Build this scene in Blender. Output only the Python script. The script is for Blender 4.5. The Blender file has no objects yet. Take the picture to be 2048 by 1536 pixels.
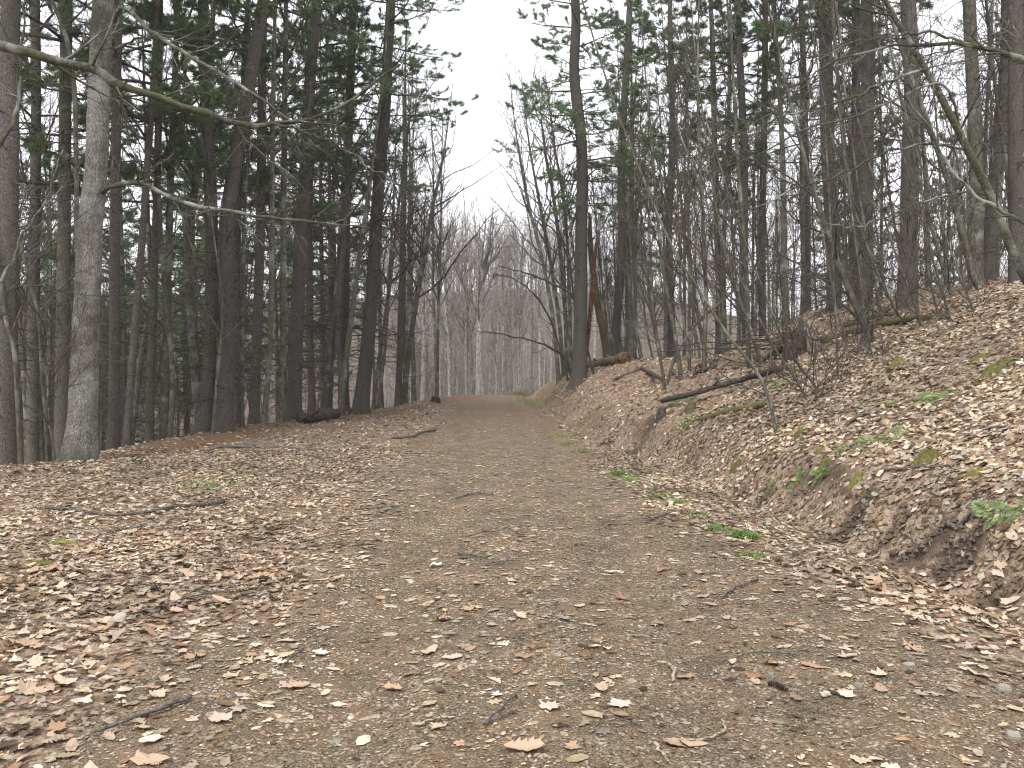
import bpy, math
import numpy as np

# ------------------------------------------------------------------ camera, sky, sun, exposure
S = bpy.context.scene
COL = S.collection
CAM_Z = 1.5
PITCH = math.radians(1.28)
FPX = 1704.0
cam_d = bpy.data.cameras.new('camera')
cam_d.sensor_width = 36.0
cam_d.lens = 36.0 * FPX / 2048.0
cam_d.clip_start = 0.05
cam_d.clip_end = 2000.0
cam = bpy.data.objects.new('camera', cam_d)
COL.objects.link(cam)
cam.location = (0, 0, CAM_Z)
cam.rotation_euler = (math.radians(90) - PITCH, 0, 0)
S.camera = cam

SUN_EL, SUN_AZ = math.radians(58), math.radians(200)   # azimuth clockwise from +Y: high, behind the camera
w = bpy.data.worlds.new('World')
S.world = w
w.use_nodes = True
nt = w.node_tree
bg = nt.nodes['Background']
sky = nt.nodes.new('ShaderNodeTexSky')
sky.sky_type = 'NISHITA'
sky.sun_disc = False
sky.sun_elevation = SUN_EL
sky.sun_rotation = SUN_AZ
sky.dust_density = 4.0
sky.air_density = 1.0
hs = nt.nodes.new('ShaderNodeHueSaturation')
hs.inputs['Saturation'].default_value = 0.12
mixs = nt.nodes.new('ShaderNodeMix')
mixs.data_type = 'RGBA'
mixs.inputs[0].default_value = 0.65                      # closed cloud cover: mostly even white
mixs.inputs[7].default_value = (10.2, 10.3, 11.0, 1)
nt.links.new(sky.outputs[0], hs.inputs['Color'])
nt.links.new(hs.outputs[0], mixs.inputs[6])
nt.links.new(mixs.outputs[2], bg.inputs['Color'])
bg.inputs['Strength'].default_value = 0.12

sun_d = bpy.data.lights.new('sun', 'SUN')
sun_d.energy = 1.5
sun_d.angle = math.radians(25)
sun_d.color = (1.0, 0.97, 0.92)
sun = bpy.data.objects.new('sun', sun_d)
COL.objects.link(sun)
sun.rotation_euler = (math.radians(90) - SUN_EL, 0, math.pi - SUN_AZ)

vs = S.view_settings
vs.view_transform = 'Standard'
vs.look = 'None'
vs.exposure = 1.05
vs.gamma = 1.0
vs.use_curve_mapping = False
S.cycles.max_bounces = 5
S.cycles.diffuse_bounces = 2
S.cycles.glossy_bounces = 2
S.cycles.transmission_bounces = 2
S.cycles.transparent_max_bounces = 4
S.cycles.use_denoising = True
S.cycles.debug_use_spatial_splits = True
S.cycles.pixel_filter_type = 'BLACKMAN_HARRIS'
S.cycles.filter_width = 1.2

RNG = np.random.default_rng(7)

# ------------------------------------------------------------------ numeric helpers
def sstep(a, b, x):
    t = np.clip((x - a) / (b - a), 0, 1)
    return t * t * (3 - 2 * t)

def _hash(ix, iy, seed):
    h = (ix.astype(np.int64) * 374761393 + iy.astype(np.int64) * 668265263 + seed * 1442695041) & 0xffffffff
    h = ((h ^ (h >> 13)) * 1274126177) & 0xffffffff
    return ((h ^ (h >> 16)) & 0xffff) / 65535.0

def vnoise(x, y, seed=0):
    x = np.asarray(x, float); y = np.asarray(y, float)
    ix = np.floor(x); iy = np.floor(y)
    fx = x - ix; fy = y - iy
    fx = fx * fx * (3 - 2 * fx); fy = fy * fy * (3 - 2 * fy)
    a = _hash(ix, iy, seed); b = _hash(ix + 1, iy, seed)
    c = _hash(ix, iy + 1, seed); d = _hash(ix + 1, iy + 1, seed)
    return (a + (b - a) * fx) * (1 - fy) + (c + (d - c) * fx) * fy

def fbm(x, y, seed=0, octaves=4):
    s = 0.0; a = 1.0; n = 0.0
    for o in range(octaves):
        s = s + a * vnoise(x * 2 ** o + 17.3 * o, y * 2 ** o + 5.1 * o, seed + o)
        n += a; a *= 0.5
    return s / n - 0.5

def norm(v):
    return v / np.maximum(np.linalg.norm(v, axis=-1, keepdims=True), 1e-9)

# ------------------------------------------------------------------ the lie of the land
_by = [-40, 0, 5, 12, 16, 20, 26, 36, 44, 50, 60, 80, 500]
_bx = [-9.5, -8.6, -8, -7.1, -6.7, -6.6, -4.7, -3.3, -1.7, 0.0, 4.0, 14, 60]
_dy = [-40, 0, 7, 11, 18, 26, 36, 45, 60, 80, 500]
_dx = [4.2, 3.75, 3.15, 2.65, 1.95, 1.35, 1.05, 0.9, 5.0, 15, 75]

def road_x(y):
    y = np.asarray(y, float)
    return np.where(y < 45, 0.15 - 0.00075 * y * y, -1.37 - 0.0675 * (y - 45) + 0.011 * (y - 45) ** 2)

def brow_x(y):
    return np.interp(y, _by, _bx) + 0.35 * (vnoise(np.asarray(y) * 0.45, np.zeros_like(np.asarray(y, float)) + 3, 5) - 0.5)

def ditch_x(y):
    return np.interp(y, _dy, _dx) + 0.18 * (vnoise(np.asarray(y) * 0.5, np.zeros_like(np.asarray(y, float)) + 9, 6) - 0.5)

SOIL_SPOTS = []
def terrain(x, y):
    x = np.asarray(x, float); y = np.asarray(y, float)
    e = np.clip(y - 40, 0, None)
    z = -np.where(e < 15, 0.004 * e * e, 0.9 + 0.12 * (e - 15))
    z = np.maximum(z, -9.0)
    xr = x - road_x(y)
    onroad = (1 - sstep(1.5, 2.3, np.abs(xr))) * (1 - sstep(50, 60, y))
    # crown and wheel ruts
    z = z - onroad * 0.032 * (np.exp(-((xr - 0.75) / 0.28) ** 2) + np.exp(-((xr + 0.8) / 0.28) ** 2))
    # ditch and bank to the right
    u = x - ditch_x(y)
    z = z - 0.16 * np.exp(-(u / 0.42) ** 2) * (1 - sstep(40, 50, y))
    up = np.clip(u, 0, None)
    k = sstep(21.5, 25.5, y)
    slope = 0.52 * (1 - k) + 1.1 * k
    lim = 3.6 * (1 - k) + 1.6 * k
    bank = lim * np.tanh(up * slope / lim) + 0.03 * up
    cut = np.exp(-((y - 23.3) / 1.3) ** 2) * (1 - sstep(3.0, 6.5, u))
    bank = bank * (1 - 0.93 * cut)
    bank = bank * (1 - 0.55 * sstep(36, 48, y))
    toe = 0.22 * sstep(0.15, 0.5, u) * (1 - sstep(0.5, 2.2, u)) * np.clip(1.6 * vnoise(y * 0.55, u * 0 + 2.2, 31) - 0.3, 0, 1) * (1 - k)
    z = z + np.where(u > 0, bank + toe, 0)
    for (sx, sy, sw, sd) in SOIL_SPOTS:
        near_ = (np.abs(x - sx) < 2.6 * sw) & (np.abs(y - sy) < 2.6 * sd)
        if near_.any():
            xs, ys = x[near_], y[near_]
            q = np.exp(-((xs - sx) / sw) ** 2 - ((ys - sy) / sd) ** 2)
            z[near_] -= q * (0.06 + 0.26 * fbm(xs * 5, ys * 5, 67) + 0.26 * fbm(xs * 13, ys * 13, 68, 2))
    # the brow on the left and the drop into the valley
    t = np.clip(brow_x(y) - x, 0, None)
    f = np.sqrt((0.62 * t) ** 2 + 0.09) - 0.3
    z = z - 14 * (1 - np.exp(-f / 14))
    lip = np.exp(-((t - 0.0) / 0.6) ** 2) * (x < brow_x(y) + 0.8)
    z = z + 0.10 * lip * np.clip(vnoise(x * 0.8, y * 0.8, 44), 0, 1)
    # far hillside
    r = np.hypot(x, y)
    side = 1 - 0.5 * sstep(-10, 60, x)
    z = z + 40 * side * sstep(70, 215, r)
    # unevenness
    rough = 1 - 0.85 * onroad
    bankm = sstep(0.2, 1.2, u) * (1 - sstep(40, 60, y))
    z = z + rough * (0.10 * fbm(x * 0.6, y * 0.6, 1) + 0.05 * fbm(x * 2.3, y * 2.3, 2)) + bankm * (0.22 * fbm(x * 0.9, y * 0.9, 3) + 0.09 * fbm(x * 3.1, y * 3.1, 4))
    z = z + onroad * 0.02 * fbm(x * 1.5, y * 1.5, 8)
    z = z + sstep(50, 90, r) * 2.0 * fbm(x * 0.05, y * 0.05, 12)
    return z

def tz(x, y):
    return float(terrain(np.array([x]), np.array([y]))[0])

_cp, _sp = math.cos(PITCH), math.sin(PITCH)
def ray(px, py):
    a = (px - 1024.0) / FPX; b = -(py - 768.0) / FPX
    return np.array([a, _cp + b * _sp, -_sp + b * _cp])

def W(px, py, depth):
    d = ray(px, py)
    return np.array([0, 0, CAM_Z]) + d * (depth / d[1])

def G(px, py, far=60.0):
    d = ray(px, py)
    s = np.arange(1.5, far, 0.02)
    p = np.array([0, 0, CAM_Z]) + s[:, None] * d
    below = np.nonzero(p[:, 2] < terrain(p[:, 0], p[:, 1]))[0]
    i = below[0] if len(below) else len(s) - 1
    return p[i]

_spots = [(G(px, py)[0], G(px, py)[1], a_, b_) for px, py, a_, b_ in [(1852, 1098, 0.32, 0.20), (1915, 1112, 0.22, 0.18), (1700, 1046, 0.26, 0.15), (1775, 1068, 0.2, 0.14), (1990, 1190, 0.14, 0.14), (1265, 905, 0.2, 0.25), (1220, 880, 0.16, 0.25), (1520, 1000, 0.14, 0.14), (1480, 985, 0.12, 0.12), (1590, 1010, 0.12, 0.1)]]
SOIL_SPOTS.extend(_spots)

# ------------------------------------------------------------------ mesh helpers
def mesh_from(name, V, quads=None, tris=None, mats=(), midx=None, smooth=True, color=None):
    V = np.asarray(V, np.float32)
    parts = []; tot = []
    if quads is not None and len(quads):
        parts.append(np.asarray(quads, np.int32).ravel()); tot.append(np.full(len(quads), 4, np.int32))
    if tris is not None and len(tris):
        parts.append(np.asarray(tris, np.int32).ravel()); tot.append(np.full(len(tris), 3, np.int32))
    loops = np.concatenate(parts); totals = np.concatenate(tot)
    starts = np.concatenate([[0], np.cumsum(totals)[:-1]]).astype(np.int32)
    me = bpy.data.meshes.new(name)
    me.vertices.add(len(V)); me.vertices.foreach_set('co', V.ravel())
    me.loops.add(len(loops)); me.loops.foreach_set('vertex_index', loops)
    me.polygons.add(len(totals)); me.polygons.foreach_set('loop_start', starts)
    me.polygons.foreach_set('loop_total', totals)
    for m in mats:
        me.materials.append(m)
    if midx is not None:
        me.polygons.foreach_set('material_index', np.asarray(midx, np.int32))
    me.polygons.foreach_set('use_smooth', np.full(len(totals), bool(smooth)))
    if color is not None:
        at = me.color_attributes.new('Col', 'FLOAT_COLOR', 'POINT')
        at.data.foreach_set('color', np.asarray(color, np.float32).ravel())
    me.update(calc_edges=True)
    return me

def tubes(P, R, sides, cap=False):
    """P [N,K,3], R [N,K] -> verts, quads"""
    P = np.asarray(P, float); R = np.asarray(R, float)
    N, K, _ = P.shape
    T = np.empty_like(P)
    T[:, 1:-1] = P[:, 2:] - P[:, :-2]; T[:, 0] = P[:, 1] - P[:, 0]; T[:, -1] = P[:, -1] - P[:, -2]
    T = norm(T)
    mean = norm(P[:, -1] - P[:, 0])
    ref = np.where(np.abs(mean[:, 2:3]) > 0.8, np.array([[1.0, 0, 0]]), np.array([[0, 0, 1.0]]))[:, None, :]
    A = norm(np.cross(T, np.broadcast_to(ref, T.shape)))
    B = np.cross(T, A)
    th = np.arange(sides) * 2 * np.pi / sides
    V = P[:, :, None, :] + R[:, :, None, None] * (np.cos(th)[None, None, :, None] * A[:, :, None, :] + np.sin(th)[None, None, :, None] * B[:, :, None, :])
    idx = np.arange(N * K * sides).reshape(N, K, sides)
    a = idx[:, :-1, :]; b = np.roll(a, -1, axis=2); d = idx[:, 1:, :]; c = np.roll(d, -1, axis=2)
    Q = np.stack([a, d, c, b], -1).reshape(-1, 4)
    return V.reshape(-1, 3), Q

class Acc:
    def __init__(self):
        self.V = []; self.Q = []; self.T = []; self.qm = []; self.tm = []; self.n = 0; self.C = []
    def add(self, V, Q=None, T=None, m=0, C=None):
        if Q is not None and len(Q):
            self.Q.append(np.asarray(Q) + self.n); self.qm.append(np.full(len(Q), m))
        if T is not None and len(T):
            self.T.append(np.asarray(T) + self.n); self.tm.append(np.full(len(T), m))
        self.V.append(np.asarray(V)); self.n += len(V)
        if C is not None:
            self.C.append(np.asarray(C))
        return self
    def tube(self, P, R, sides, m=0):
        V, Q = tubes(P, R, sides)
        return self.add(V, Q, m=m)
    def mesh(self, name, mats, smooth=True, shift=None):
        V = np.concatenate(self.V)
        if shift is not None:
            V = V - shift
        Q = np.concatenate(self.Q) if self.Q else None
        T = np.concatenate(self.T) if self.T else None
        mi = np.concatenate(self.qm + self.tm)
        return mesh_from(name, V, Q, T, mats, mi, smooth, np.concatenate(self.C) if self.C else None)

def catmull(P, n):
    P = np.asarray(P, float)
    Pe = np.vstack([2 * P[0] - P[1], P, 2 * P[-1] - P[-2]])
    seg = len(P) - 1
    t = np.linspace(0, seg, n)
    i = np.minimum(t.astype(int), seg - 1); f = (t - i)[:, None]
    a, b, c, d = Pe[i], Pe[i + 1], Pe[i + 2], Pe[i + 3]
    return 0.5 * (2 * b + (c - a) * f + (2 * a - 5 * b + 4 * c - d) * f ** 2 + (3 * b - a - 3 * c + d) * f ** 3)

def spawn(P, R, n, t0, t1, ang, L, K, rf, rng, up=0.0, wig=0.12, flat=1.0, tip=0.3, rmin=0.0015, shrink=0.5, absL=False):
    """n children on every strand of (P,R)."""
    N, K0, _ = P.shape
    M = N * n
    pi = np.repeat(np.arange(N), n)
    t = (np.tile(np.arange(n), N) + rng.random(M)) / n
    t = t0 + (t1 - t0) * t
    f = t * (K0 - 1); i = np.minimum(f.astype(int), K0 - 2); f = (f - i)[:, None]
    pos = P[pi, i] * (1 - f) + P[pi, i + 1] * f
    tan = norm(P[pi, i + 1] - P[pi, i])
    r = R[pi, i] * (1 - f[:, 0]) + R[pi, i + 1] * f[:, 0]
    az = rng.random(M) * 2 * np.pi
    ref = np.where(np.abs(tan[:, 2:3]) > 0.8, np.array([[1.0, 0, 0]]), np.array([[0, 0, 1.0]]))
    A = norm(np.cross(tan, ref)); B = np.cross(tan, A)
    perp = np.cos(az)[:, None] * A + np.sin(az)[:, None] * B
    perp[:, 2] *= flat
    perp = norm(perp)
    a = np.radians(ang[0] + (ang[1] - ang[0]) * rng.random(M))[:, None]
    d = norm(np.cos(a) * tan + np.sin(a) * perp)
    plen = np.linalg.norm(np.diff(P, axis=1), axis=2).sum(1)[pi]
    ln = (L[0] + (L[1] - L[0]) * rng.random(M))
    if not absL:
        ln = ln * plen
    ln = ln * (1 - shrink * (t - t0) / max(t1 - t0, 1e-6))
    pts = np.empty((M, K, 3)); pts[:, 0] = pos
    for k in range(1, K):
        d = norm(d + wig * rng.standard_normal((M, 3)) + np.array([0, 0, up]))
        pts[:, k] = pts[:, k - 1] + d * (ln / (K - 1))[:, None]
    r0 = np.maximum(r * rf, rmin)
    rad = r0[:, None] * np.linspace(1, tip, K)[None, :]
    return pts, np.maximum(rad, rmin * 0.6)

# ------------------------------------------------------------------ materials
def mat(name):
    m = bpy.data.materials.new(name)
    m.use_nodes = True
    t = m.node_tree
    return m, t, t.nodes['Principled BSDF']

def N(t, kind, **kw):
    n = t.nodes.new('ShaderNode' + kind)
    for k, v in kw.items():
        if k.startswith('i_'):
            n.inputs[k[2:].replace('_', ' ')].default_value = v
        else:
            setattr(n, k, v)
    return n

def ramp(t, fac, stops):
    n = t.nodes.new('ShaderNodeValToRGB')
    el = n.color_ramp.elements
    while len(el) < len(stops):
        el.new(0.5)
    for e, (p, c) in zip(el, stops):
        e.position = p; e.color = (*c, 1)
    t.links.new(fac, n.inputs[0])
    return n.outputs[0]

def mixc(t, fac, a, b, mode='MIX'):
    n = t.nodes.new('ShaderNodeMix'); n.data_type = 'RGBA'; n.blend_type = mode
    for s, v in ((0, fac), (6, a), (7, b)):
        if hasattr(v, 'is_output'):
            t.links.new(v, n.inputs[s])
        elif s == 0:
            n.inputs[0].default_value = v
        else:
            n.inputs[s].default_value = (*v, 1)
    return n.outputs[2]

def math_(t, op, a, b=None, clamp=False):
    n = t.nodes.new('ShaderNodeMath'); n.operation = op; n.use_clamp = clamp
    for s, v in ((0, a), (1, b)):
        if v is None: continue
        if hasattr(v, 'is_output'): t.links.new(v, n.inputs[s])
        else: n.inputs[s].default_value = v
    return n.outputs[0]

def bark(name, c_dark, c_mid, c_light, zs=0.22, scale=28, moss=None, moss_amt=0.0, bump=0.5, world=False, lichen=0.0):
    m, t, b = mat(name)
    tc = N(t, 'TexCoord'); info = N(t, 'ObjectInfo')
    mp = N(t, 'Mapping'); mp.inputs['Scale'].default_value = (1, 1, zs)
    off = N(t, 'VectorMath', operation='SCALE'); off.inputs[0].default_value = (13.1, 7.7, 3.3)
    t.links.new(info.outputs['Random'], off.inputs['Scale'])
    t.links.new(off.outputs[0], mp.inputs['Location'])
    t.links.new(tc.outputs['Object'], mp.inputs['Vector'])
    n1 = N(t, 'TexNoise', i_Scale=scale, i_Detail=6.0, i_Roughness=0.65); t.links.new(mp.outputs[0], n1.inputs['Vector'])
    v1 = N(t, 'TexVoronoi', feature='DISTANCE_TO_EDGE', i_Scale=scale * 0.8); t.links.new(mp.outputs[0], v1.inputs['Vector'])
    n2 = N(t, 'TexNoise', i_Scale=2.2, i_Detail=3.0); t.links.new(tc.outputs['Object'], n2.inputs['Vector'])
    col = ramp(t, n1.outputs[0], [(0.28, c_dark), (0.48, c_mid), (0.72, c_light)])
    cr = ramp(t, v1.outputs['Distance'], [(0.0, (0.2,) * 3), (0.14, (1, 1, 1))])
    col = mixc(t, 0.7, col, cr, 'MULTIPLY')
    var = math_(t, 'MULTIPLY_ADD', info.outputs['Random'], 0.5); t.nodes[-1].inputs[2].default_value = 0.75
    col2 = N(t, 'VectorMath', operation='SCALE'); t.links.new(col, col2.inputs[0]); t.links.new(var, col2.inputs['Scale'])
    col = col2.outputs[0]
    if lichen:
        f = ramp(t, n2.outputs[0], [(0.52, (0, 0, 0)), (0.62, (lichen,) * 3)])
        col = mixc(t, f, col, (0.36, 0.38, 0.34))
    if moss:
        n3 = N(t, 'TexNoise', i_Scale=1.3, i_Detail=5.0, i_Roughness=0.7); t.links.new(tc.outputs['Object'], n3.inputs['Vector'])
        f = ramp(t, n3.outputs[0], [(0.42, (0, 0, 0)), (0.62, (moss_amt,) * 3)])
        col = mixc(t, f, col, moss)
    t.links.new(col, b.inputs['Base Color'])
    b.inputs['Roughness'].default_value = 0.9
    b.inputs['Specular IOR Level'].default_value = 0.2
    if bump:
        h = math_(t, 'ADD', n1.outputs[0], math_(t, 'MULTIPLY', cr, 0.4))
        bp = N(t, 'Bump', i_Strength=bump, i_Distance=0.02)
        t.links.new(h, bp.inputs['Height']); t.links.new(bp.outputs[0], b.inputs['Normal'])
    return m

M = {}
M['limb'] = bark('limb_bark', (0.03, 0.027, 0.02), (0.065, 0.06, 0.046), (0.15, 0.145, 0.12), zs=1, scale=20, moss=(0.06, 0.062, 0.03), moss_amt=0.7, lichen=0.5, bump=0.4)
M['pine'] = bark('pine_bark', (0.034, 0.028, 0.025), (0.104, 0.089, 0.081), (0.195, 0.172, 0.158), zs=0.45, scale=62, moss=(0.055, 0.06, 0.03), moss_amt=0.35)
M['grey'] = bark('grey_bark', (0.05, 0.043, 0.035), (0.105, 0.094, 0.078), (0.18, 0.165, 0.14), zs=0.3, scale=22, moss=(0.075, 0.08, 0.04), moss_amt=0.6, lichen=0.4, bump=0.3)
M['old'] = bark('old_hardwood_bark', (0.085, 0.076, 0.065), (0.30, 0.28, 0.252), (0.46, 0.435, 0.40), zs=0.42, scale=52, moss=(0.05, 0.045, 0.028), moss_amt=0.8, bump=1.0, lichen=0.5)
M['far'] = bark('far_bark', (0.22, 0.205, 0.182), (0.34, 0.322, 0.292), (0.44, 0.42, 0.385), zs=0.3, scale=10, bump=0, moss=None)  # far trunks lightened: open valley light and haze put into the bark colour
M['twig'] = bark('twig_bark', (0.04, 0.032, 0.027), (0.085, 0.07, 0.057), (0.15, 0.128, 0.105), scale=12, bump=0)
M['fartwig'] = bark('far_twig', (0.20, 0.178, 0.158), (0.30, 0.272, 0.245), (0.40, 0.365, 0.33), scale=6, bump=0)  # much paler than the near twigs, with haze put into the colour
M['deadwood'] = bark('dead_wood', (0.028, 0.022, 0.018), (0.065, 0.052, 0.043), (0.125, 0.105, 0.088), scale=18, bump=0.4, zs=0.6)
M['mossy'] = bark('mossy_wood', (0.04, 0.03, 0.02), (0.10, 0.08, 0.055), (0.16, 0.13, 0.09), scale=18, bump=0.6, zs=1, moss=(0.105, 0.10, 0.03), moss_amt=0.8)
M['redwood'] = bark('rotten_red_wood', (0.035, 0.016, 0.01), (0.10, 0.043, 0.024), (0.21, 0.105, 0.06), scale=18, bump=0.7, zs=0.25)
M['palewood'] = bark('split_pale_wood', (0.16, 0.13, 0.11), (0.36, 0.31, 0.27), (0.50, 0.45, 0.41), scale=30, bump=0.6, zs=0.15)
M['stick'] = bark('stick_bark', (0.05, 0.042, 0.036), (0.10, 0.085, 0.073), (0.17, 0.15, 0.13), scale=30, bump=0.3, zs=1)
M['palestick'] = bark('pale_stick', (0.16, 0.125, 0.085), (0.30, 0.25, 0.18), (0.42, 0.36, 0.27), scale=30, bump=0.3, zs=1)

def simple(name, cols, rough=0.8, scale=6.0, rand=0.3, obj_rand=True, transl=0.0):
    m, t, b = mat(name)
    geo = N(t, 'NewGeometry'); info = N(t, 'ObjectInfo')
    n1 = N(t, 'TexNoise', i_Scale=scale, i_Detail=3.0)
    tc = N(t, 'TexCoord'); t.links.new(tc.outputs['Object'], n1.inputs['Vector'])
    f = math_(t, 'ADD', math_(t, 'MULTIPLY', geo.outputs['Random Per Island'], rand), math_(t, 'MULTIPLY', n1.outputs[0], 1 - rand), True)
    col = ramp(t, f, [(0.2, cols[0]), (0.5, cols[1]), (0.8, cols[2])])
    if obj_rand:
        var = math_(t, 'MULTIPLY_ADD', info.outputs['Random'], 0.5); t.nodes[-1].inputs[2].default_value = 0.75
        v = N(t, 'VectorMath', operation='SCALE'); t.links.new(col, v.inputs[0]); t.links.new(var, v.inputs['Scale']); col = v.outputs[0]
    t.links.new(col, b.inputs['Base Color'])
    b.inputs['Roughness'].default_value = rough
    b.inputs['Specular IOR Level'].default_value = 0.25
    if transl:
        tr = N(t, 'BsdfTranslucent'); t.links.new(col, tr.inputs['Color'])
        mx = N(t, 'MixShader'); mx.inputs[0].default_value = transl
        t.links.new(b.outputs[0], mx.inputs[1]); t.links.new(tr.outputs[0], mx.inputs[2])
        t.links.new(mx.outputs[0], t.nodes['Material Output'].inputs['Surface'])
    return m

M['needle'] = simple('pine_needles', ((0.065, 0.105, 0.045), (0.11, 0.17, 0.075), (0.17, 0.225, 0.105)), 0.6, 0.9, 0.35, transl=0.4)
M['fern'] = simple('fern_green', ((0.10, 0.14, 0.045), (0.17, 0.235, 0.08), (0.27, 0.33, 0.14)), 0.6, 9, 0.4, transl=0.25)
M['grass'] = simple('grass_green', ((0.07, 0.15, 0.025), (0.13, 0.26, 0.045), (0.22, 0.34, 0.09)), 0.6, 9, 0.7, transl=0.2)
M['moss'] = simple('moss_cushion', ((0.045, 0.04, 0.018), (0.095, 0.088, 0.025), (0.17, 0.155, 0.045)), 0.95, 26, 0.1)
M['stone'] = simple('slate_stone', ((0.13, 0.122, 0.10), (0.20, 0.188, 0.155), (0.27, 0.255, 0.215)), 0.85, 30, 0.1)
M['cone'] = simple('cone_scale', ((0.025, 0.017, 0.012), (0.065, 0.042, 0.028), (0.14, 0.10, 0.07)), 0.8, 20, 0.6)
M['soil'] = simple('dark_soil', ((0.035, 0.026, 0.018), (0.075, 0.055, 0.04), (0.13, 0.098, 0.072)), 0.95, 30, 0.1)

# dry leaves: a colour per leaf plus veins and blotches
def leaf_mat(name, attr):
    m, t, b = mat(name)
    tc = N(t, 'TexCoord')
    if attr:
        a = N(t, 'VertexColor', layer_name='Col'); col = a.outputs[0]
    else:
        info = N(t, 'ObjectInfo')
        col = ramp(t, info.outputs['Random'], [(0.0, (0.36, 0.25, 0.165)), (0.25, (0.46, 0.35, 0.255)), (0.5, (0.50, 0.41, 0.32)), (0.72, (0.40, 0.275, 0.175)), (0.9, (0.27, 0.155, 0.09)), (1.0, (0.42, 0.36, 0.32))])
    n1 = N(t, 'TexNoise', i_Scale=45.0 if attr else 40.0, i_Detail=4.0, i_Roughness=0.6); t.links.new(tc.outputs['Object'], n1.inputs['Vector'])
    sh = ramp(t, n1.outputs[0], [(0.3, (0.62, 0.56, 0.5)), (0.55, (1, 1, 1)), (0.75, (1.0, 1.0, 1.0))])
    col = mixc(t, 1.0, col, sh, 'MULTIPLY')
    t.links.new(col, b.inputs['Base Color'])
    b.inputs['Roughness'].default_value = 0.65
    b.inputs['Specular IOR Level'].default_value = 0.25
    tr = N(t, 'BsdfTranslucent'); t.links.new(col, tr.inputs['Color'])
    mx = N(t, 'MixShader'); mx.inputs[0].default_value = 0.15
    t.links.new(b.outputs[0], mx.inputs[1]); t.links.new(tr.outputs[0], mx.inputs[2])
    t.links.new(mx.outputs[0], t.nodes['Material Output'].inputs['Surface'])
    return m
M['litter'] = leaf_mat('leaf_litter', True)
M['leaf'] = leaf_mat('dry_leaf', False)

def leaf_fixed(name, c):
    m, t, b = mat(name)
    tc = N(t, 'TexCoord')
    n1 = N(t, 'TexNoise', i_Scale=50.0, i_Detail=4.0); t.links.new(tc.outputs['Object'], n1.inputs['Vector'])
    wv = N(t, 'TexWave', i_Scale=28.0, i_Distortion=2.0); t.links.new(tc.outputs['Object'], wv.inputs['Vector'])
    sh = ramp(t, n1.outputs[0], [(0.3, (0.7, 0.64, 0.58)), (0.6, (1, 1, 1)), (0.8, (1, 1, 1))])
    col = mixc(t, 1.0, c, sh, 'MULTIPLY')
    col = mixc(t, 0.12, col, wv.outputs[0], 'MULTIPLY')
    t.links.new(col, b.inputs['Base Color'])
    b.inputs['Roughness'].default_value = 0.6
    return m

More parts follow.
